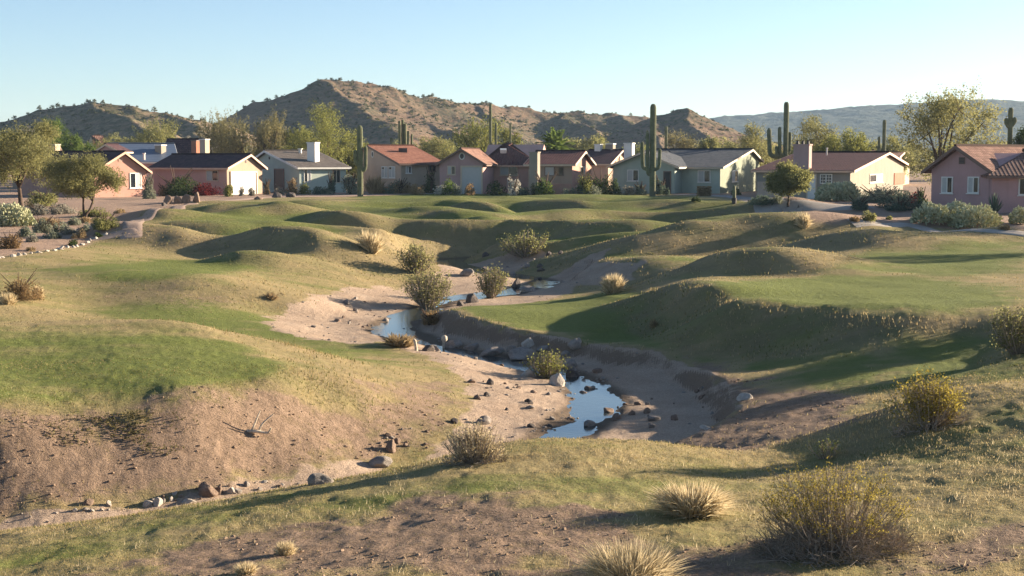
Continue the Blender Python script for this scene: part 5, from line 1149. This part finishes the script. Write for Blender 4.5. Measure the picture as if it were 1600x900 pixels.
def rock(px, py, w_px, h_px, mi, label, group=None, seed=0, name='rock', xy=None, wm=None, hm=None, cat='rock'):
    rg = np.random.default_rng(seed + int((px or 0) * 7 + (py or 0)))
    if xy is None: b = hit(px, py); m = 1 / ppm(b[1]); w, h = w_px * m, h_px * m
    else: b = on_ground(*xy); w, h = wm, hm
    src = RP[mi, int(rg.integers(4))]
    if src['_u'] == 0: o = src; src['_u'] = 1
    else: o = src.copy(); col.objects.link(o)
    o.name = name; o.location = (b[0], b[1] + w * .25, b[2] + h * .22); o.scale = (w * .62, w * .62 * rg.uniform(.7, 1.0), h * .82); o.rotation_euler = (rg.uniform(-.25, .25), rg.uniform(-.25, .25), rg.uniform(0, 6.28))
    return tag(o, label, cat, group)
RK = [
 (322,774,34,20,1,'brown boulder in the dry wash with a smaller stone leaning on it'),(340,772,20,13,1,'smaller brown stone leaning on the boulder in the dry wash'),(500,757,34,18,0,'smooth round grey boulder at the edge of the dry wash'),(594,731,36,16,0,'pointed grey boulder in the dry wash below the standing stone'),(611,706,18,18,1,'brown standing stone on the bank of the dry wash'),
 (246,791,17,13,3,'pale upright stone of the pair in the dry wash'),(229,791,17,10,3,'pale flatter stone of the pair in the dry wash'),(292,787,26,6,3,'flat pale slab at the lip of the dry wash'),(757,664,23,13,0,'largest rounded stone on the lower sand bar'),(709,661,11,9,2,'small dark stone where the sand bar meets the dry wash'),
 (872,603,24,21,3,'tall pale boulder standing in the lower creek'),(893,594,22,14,2,'dark boulder beside the tall pale boulder in the creek'),(922,612,16,10,2,'dark wet stone at the edge of the lower creek, nearest the tall pale boulder'),(912,619,16,8,1,'brown wet stone on the sand side of the lower creek'),(950,646,18,9,1,'brown stone half in the lower creek at its right edge'),(920,667,22,9,0,'grey stone in the lower creek just above the near hill'),
 (1021,658,20,9,0,'grey stone alone on the dirt beyond the lower creek'),(1163,625,26,11,3,'flat pale stone at the tip of the cut bank'),(1104,671,18,6,3,'thin pale stone on the dirt below the cut bank'),(826,543,20,16,3,'pale round boulder set in the shaded cut bank'),(900,541,26,14,0,'grey boulder at the top of the shaded cut bank'),(737,547,26,10,0,'flat grey boulder in the shade by the narrow creek'),
 (708,543,24,12,0,'blunt grey boulder in the shade by the stump'),(770,556,34,12,0,'broad grey boulder lying in the shaded creek bed'),(812,561,44,15,0,'largest flat boulder in the shaded creek bed'),(850,549,20,8,0,'low grey stone under the shaded cut bank'),(884,558,14,9,0,'small grey stone under the boulder topping the cut bank'),(826,589,20,14,3,'pale boulder behind the yellow green creek bush'),
 (668,549,20,11,2,'dark stone by the post stump at the pool'),(737,473,18,14,2,'dark pointed boulder in the creek above the tongue of turf'),(719,478,10,8,2,'small dark boulder beside the dark pointed boulder'),(806,449,18,14,2,'dark boulder in the creek bend beside the upright green bush'),(824,456,28,8,0,'flat grey slab at the creek bend'),(730,432,22,11,0,'grey boulder in the shaded far creek'),
 (758,401,10,8,2,'dark stone at the far end of the creek'),(857,399,12,6,2,'small dark stone under the wide olive bush'),(875,397,12,5,2,'low dark stone past the wide olive bush'),
 (432,309,13,9,2,'dark boulder of the pair on the path verge, nearer the sage house door'),(454,308,12,9,2,'dark boulder of the pair on the path verge, nearer the round tan bush'),(403,312,12,5,1,'low brown stone on the path verge'),(256,322,9,6,2,'tiny dark stone in front of the row of brown blocks'),
 (262,319,14,13,1,'first brown block of the row beside the path'),(277,318,13,12,1,'second brown block of the row beside the path'),(291,317,13,13,1,'third brown block of the row beside the path'),(306,316,13,16,1,'last and tallest brown block of the row beside the path'),
 (538,297,20,10,3,'pale rock at the end of the sage house wall'),(716,298,16,7,1,'reddish rock on the mauve house driveway'),(905,302,9,6,1,'reddish stone in front of the porch wall'),
]
for r in RK: rock(*r)
rr_ = np.random.default_rng(21)
def scatter(poly, n, wr, mis, label, group, flat=.55, name='stone'):
    P_ = plan(poly); lo, hi = P_.min(0), P_.max(0); k = 0
    while k < n:
        q = lo + rr_.random(2) * (hi - lo)
        if not inside(q[:1], q[1:], P_)[0]: continue
        w = wr[0] + (wr[1] - wr[0]) * rr_.random() ** 2.2
        rock(None, None, 0, 0, int(rr_.choice(mis)), label, group, seed=int(rr_.integers(1e6)), name=name, xy=q, wm=w, hm=w * rr_.uniform(.35, flat + .2), cat='stone'); k += 1
scatter([(735,590),(790,585),(880,615),(895,640),(850,680),(760,668),(735,640)], 30, (.05, .24), [0, 0, 1, 2], 'small stone scattered on the pale lower sand bar', 'stones on the lower sand bar')
scatter([(450,500),(560,465),(640,470),(600,515),(520,522)], 20, (.08, .3), [1, 1, 0], 'small brown stone scattered on the sandy flat beside the pool', 'stones on the sandy flat')
scatter([(980,600),(1080,600),(1140,640),(1080,670),(985,680),(950,660)], 20, (.06, .26), [0, 1, 1], 'small stone scattered on the dirt across the lower creek', 'stones across the lower creek')
scatter([(560,690),(700,655),(720,680),(640,715),(560,735)], 22, (.05, .18), [1, 1, 0], 'small brown stone in the throat of the dry wash', 'stones in the throat of the dry wash')
scatter([(20,800),(200,790),(420,752),(460,760),(300,785),(20,822)], 34, (.05, .2), [0, 0, 3, 1], 'small pale stone strewn along the dry wash', 'stones along the dry wash')
scatter([(640,540),(760,540),(900,560),(960,600),(930,610),(820,575),(700,560)], 26, (.1, .36), [0, 0, 1], 'grey stone in the shaded creek bed', 'stones in the shaded creek bed')
scatter([(880,605),(960,610),(965,650),(900,680),(860,684)], 10, (.05, .16), [1, 2, 0], 'small wet stone at the rim of the lower creek', 'stones at the rim of the lower creek')
scatter([(700,420),(760,400),(880,398),(830,445),(760,450)], 16, (.15, .55), [0, 2], 'grey stone along the far creek', 'stones along the far creek')
kp = smooth_line(np.array([hit(a, b)[:2] for a, b in [(-20,406),(40,398),(100,388),(140,377),(165,367)]]), 6)
for q in kp[::1]: rock(None, None, 0, 0, 3, 'pale stone in the row edging the sandy desert garden', 'stones edging the desert garden', seed=int(rr_.integers(1e6)), name='edging_stone', xy=q + rr_.normal(size=2) * .08, wm=rr_.uniform(.16, .34), hm=rr_.uniform(.08, .16), cat='stone')
for o in RP.values():
    if o['_u'] == 0: bpy.data.objects.remove(o)
for o in list(col.objects):
    if '_u' in o: del o['_u']

# stumps by the pool and the fallen branch
M_WOOD = m_plain('dead_wood', (.50, .42, .32), .9, .1, .3, 14, .6, 50)
b = hit(693, 546); m = 1 / ppm(b[1]); g = G(); g.tube([b - [0, 0, .1], b + [0, 0, 6 * m], b + [.02, 0, 11 * m], b + [.03, 0, 15 * m], b + [.03, 0, 20 * m], b + [.03, 0, 22 * m]], [2.2 * m, 1.7 * m, 2.6 * m, 5 * m, 4.4 * m, 1.5 * m], 14); tag(g.build('tree_stump', M_WOOD, loc=b, smooth=True), 'pale stump with a swollen round head standing beside the narrow creek', 'stump')
b = hit(651, 548); g = G(); g.tube([b - [0, 0, .1], b + [-.03, 0, 8 * m], b + [-.06, 0, 15 * m], b + [-.09, 0, 17 * m]], [2.6 * m, 2.2 * m, 2.4 * m, 1. * m], 10); tag(g.build('tree_stump', M_WOOD, loc=b, smooth=True), 'short leaning post like stump at the end of the pool', 'stump')
b = hit(396, 677); m = 1 / ppm(b[1]); o = thing('dead_branch', b, 'dead pale branch with two bare prongs lying on the dirt bank', 'branch')
g = G(); g.tube(smooth_line(np.array([b + [-4 * m, 0, 0], b + [2 * m, 0, 14 * m], b + [10 * m, .1, 34 * m]]), 5), np.linspace(2.3, .8, 11) * m, 6); g.build('prong', M_WOOD, o)
g = G(); g.tube(smooth_line(np.array([b + [8 * m, 0, 0], b + [14 * m, 0, 14 * m], b + [31 * m, .1, 29 * m]]), 5), np.linspace(2.3, .8, 11) * m, 6); g.build('prong', M_WOOD, o)
g = G(); g.tube(smooth_line(np.array([b + [-12 * m, 0, 2 * m], b + [6 * m, -.05, 3 * m], b + [22 * m, 0, 0], b + [28 * m, 0, 8 * m]]), 5), np.linspace(3.4, 1.3, 16) * m, 7); g.build('limb', M_WOOD, o)

# turf and dry grass blades, clods and pebbles: beyond counting
rgk = np.random.default_rng(33)
def field(n, d0, d1, pw=1.0):
    t = rgk.random(n); y = np.exp(math.log(d0) + (math.log(d1) - math.log(d0)) * t ** pw); x = rgk.uniform(-.40, .40, n) * (y + 3.5); return x, y
def blades(x, y, h, wd, tint, curl=.45):
    n = len(x); z = hf(x, y) - .006; a = rgk.uniform(0, 6.283, n); r = np.stack([x, y, z], 1)
    ln = rgk.random(n)[:, None] * curl; d = np.stack([np.cos(a), np.sin(a), np.zeros(n)], 1); tip = r + d * h[:, None] * ln * 1.4 + np.array([0, 0, 1]) * (h * (1 - .35 * ln[:, 0]))[:, None]
    b2 = rgk.uniform(0, 6.283, n); s_ = np.stack([np.cos(b2), np.sin(b2), np.zeros(n)], 1) * wd[:, None]
    V = np.stack([r - s_, r + s_, tip], 1).reshape(-1, 3); return V, np.arange(3 * n).reshape(n, 3), np.repeat(tint, 3)
x, y = field(430000, 10.5, 125, 1.25)
bare = np.clip(gm('sand', x, y) * 1.0 + gm('dirt', x, y) * .9 + gm('yard', x, y), 0, 1); pat = fbm(x * .8, y * .8, 4, 91); wetm = gm('wet', x, y)
ok = (rgk.random(len(x)) > bare * 1.05) & (rgk.random(len(x)) < .25 + 1.2 * sstep(.35, .6, pat)) & (wetm < .2); x, y, pat = x[ok], y[ok], pat[ok]
gr = gm('green', x, y); keep = (y < 34) | (rgk.random(len(x)) < .16 + .4 * gm('rough', x, y) - .2 * gr); x, y, pat, gr = x[keep], y[keep], pat[keep], gr[keep]; isg = rgk.random(len(x)) < np.clip(.18 + .75 * gr + (fbm(x * .5, y * .5, 3, 93) - .5) * 1.4, .03, .93)
rough = gm('rough', x, y); hh = np.clip(.0016 * y, .026, .075) * rgk.uniform(.5, 1.25, len(x)) * (1 - .45 * gr) * (1 + .7 * rough); ww = np.clip(.00036 * y, .0042, .03) * rgk.uniform(.6, 1.3, len(x))
for nm, k_, mat, lab in (('grass', isg, m_leaf('turf_blades', (.10, .11, .032), (.20, .19, .062), .3), 'short green turf of the golf course'), ('grass', ~isg, m_leaf('dry_blades', (.26, .19, .09), (.46, .36, .185), .3), 'dry straw coloured grass over the mounds')):
    V, F, T = blades(x[k_], y[k_], hh[k_], ww[k_], rgk.random(k_.sum())); g = G(); g.add(V, F, 0, T); tag(g.build(nm, mat), lab, 'grass', kind='stuff')
# longer straw on the near hill
x, y = field(30000, 11, 30, 1.); pt_ = fbm(x * .9, y * .9, 4, 95); bare = np.clip(gm('sand', x, y) + gm('dirt', x, y) * .8, 0, 1)
ok = (rgk.random(len(x)) > bare) & (pt_ > .53); x, y = x[ok], y[ok]
V, F, T = blades(x, y, rgk.uniform(.03, .08, len(x)), np.full(len(x), .004), rgk.random(len(x)), .8); g = G(); g.add(V, F, 0, T); tag(g.build('grass', LEAF['straw']), 'longer dry straw standing on the near hill', 'grass', kind='stuff')
# dark scrappy ground cover on the bank of the left mound
q = plan([(20,655),(200,645),(310,655),(330,690),(260,715),(120,700),(40,690)]); n = 5200; lo, hi = q.min(0), q.max(0); x = rgk.uniform(lo[0], hi[0], n); y = rgk.uniform(lo[1], hi[1], n)
k_ = inside(x, y, q) & (fbm(x * 1.3, y * 1.3, 4, 101) + rgk.random(n) * .3 > .74); x, y = x[k_], y[k_]; V, F = leafquads(rgk, np.stack([x, y, hf(x, y) + rgk.uniform(.01, .09, len(x))], 1), .055); g = G(); g.add(V, F, 0, np.repeat(rgk.random(len(x)), 4))
tag(g.build('ground_cover', m_leaf('cover_leaves', (.075, .07, .03), (.19, .16, .075), .2)), 'dark scrappy ground cover on the dirt bank', 'ground cover', kind='stuff')
# clods and pebbles
def bits(x, y, s, mat, name, lab, cat):
    g = G(); n = len(x); z = hf(x, y); q = rgk.uniform(.55, 1.2, (n, len(IV2), 1)); Vv = IV2[None] * q * np.stack([s, s * .9, s * .55], 1)[:, None, :]
    a = rgk.uniform(0, 6.28, n); ca, sa = np.cos(a)[:, None], np.sin(a)[:, None]; Vr = np.stack([Vv[..., 0] * ca - Vv[..., 1] * sa, Vv[..., 0] * sa + Vv[..., 1] * ca, Vv[..., 2]], -1) + np.stack([x, y, z + s * .12], 1)[:, None, :]
    F = (np.arange(n)[:, None, None] * len(IV2) + IF2[None]).reshape(-1, 3); g.add(Vr.reshape(-1, 3), F); tag(g.build(name, mat), lab, cat, kind='stuff')
x, y = field(26000, 11, 50, 1.0); k_ = (gm('dirt', x, y) > .45) & (gm('sand', x, y) < .3) & (fbm(x * 1.1, y * 1.1, 3, 97) > .47); bits(x[k_], y[k_], (.008 + .035 * rgk.random(k_.sum()) ** 3) * (y[k_] / 20) ** .6, m_plain('dirt_clod', (.235, .165, .115), .95, .05, .2), 'dirt_clods', 'crumbled dirt clods over the bare banks', 'dirt')
x, y = field(26000, 20, 95, 1.0); k_ = (gm('sand', x, y) > .5) & (fbm(x * .9, y * .9, 3, 99) > .5) & ((gm('wet', x, y) > .1) | (rgk.random(len(x)) < .3)); bits(x[k_], y[k_], (.01 + .05 * rgk.random(k_.sum()) ** 3) * (y[k_] / 30) ** .6, MR[0], 'gravel', 'gravel along the creek and dry wash', 'gravel')

# ------------------------------------------------------------------ HAZE
k = NT('haze_air'); v = k.n('ShaderNodeVolumePrincipled', {'Color': (.55, .76, 1., 1), 'Density': .95e-4, 'Anisotropy': .1}); k.t.links.new(v.outputs[0], k.out.inputs[1])
g = G(); g.box((-4600, -60, -14), (9200, 0, 0), (0, 3600, 0), (0, 0, 14 + 122)); hz = tag(g.build('haze', k.m), 'thin pale blue desert haze', 'haze', kind='stuff')
# ------------------------------------------------------------------ LIGHT, SKY, CAMERA
SUN_AZ, SUN_EL = 23.0, 13.0                  # degrees from +X towards +Y, and above the horizon
sd = Vector((math.cos(R(SUN_EL)) * math.cos(R(SUN_AZ)), math.cos(R(SUN_EL)) * math.sin(R(SUN_AZ)), math.sin(R(SUN_EL))))
L = bpy.data.lights.new('sun', 'SUN'); L.energy = 5.0; L.angle = R(.5); L.color = (1., .845, .645)
so = bpy.data.objects.new('sun', L); so.rotation_euler = sd.to_track_quat('Z', 'Y').to_euler(); so.location = (60, 20, 60); col.objects.link(so)
W = bpy.data.worlds.new('World'); scene.world = W; W.use_nodes = True
nt = W.node_tree; sk = nt.nodes.new('ShaderNodeTexSky'); sk.sky_type = 'NISHITA'; sk.sun_disc = False
sk.sun_elevation = R(SUN_EL); sk.sun_rotation = R(90 - SUN_AZ); sk.altitude = 600; sk.air_density = .8; sk.dust_density = .9; sk.ozone_density = 2.0
nt.links.new(sk.outputs[0], nt.nodes['Background'].inputs[0]); nt.nodes['Background'].inputs[1].default_value = .053
cam = bpy.data.cameras.new('camera'); co = bpy.data.objects.new('camera', cam); col.objects.link(co)
cam.sensor_width = 36; cam.lens = 36 * F_PX / 1600; cam.clip_end = 20000; cam.clip_start = .1
co.location = (0, 0, 0); co.rotation_euler = (R(90) - TILT, 0, 0); scene.camera = co
vs = scene.view_settings; vs.view_transform = 'Standard'; vs.look = 'None'; vs.exposure = 1.95; vs.gamma = 1.0; vs.use_curve_mapping = False
scene.cycles.max_bounces = 6; scene.cycles.diffuse_bounces = 3; scene.cycles.glossy_bounces = 2; scene.cycles.transmission_bounces = 3; scene.cycles.volume_bounces = 0; scene.cycles.transparent_max_bounces = 4
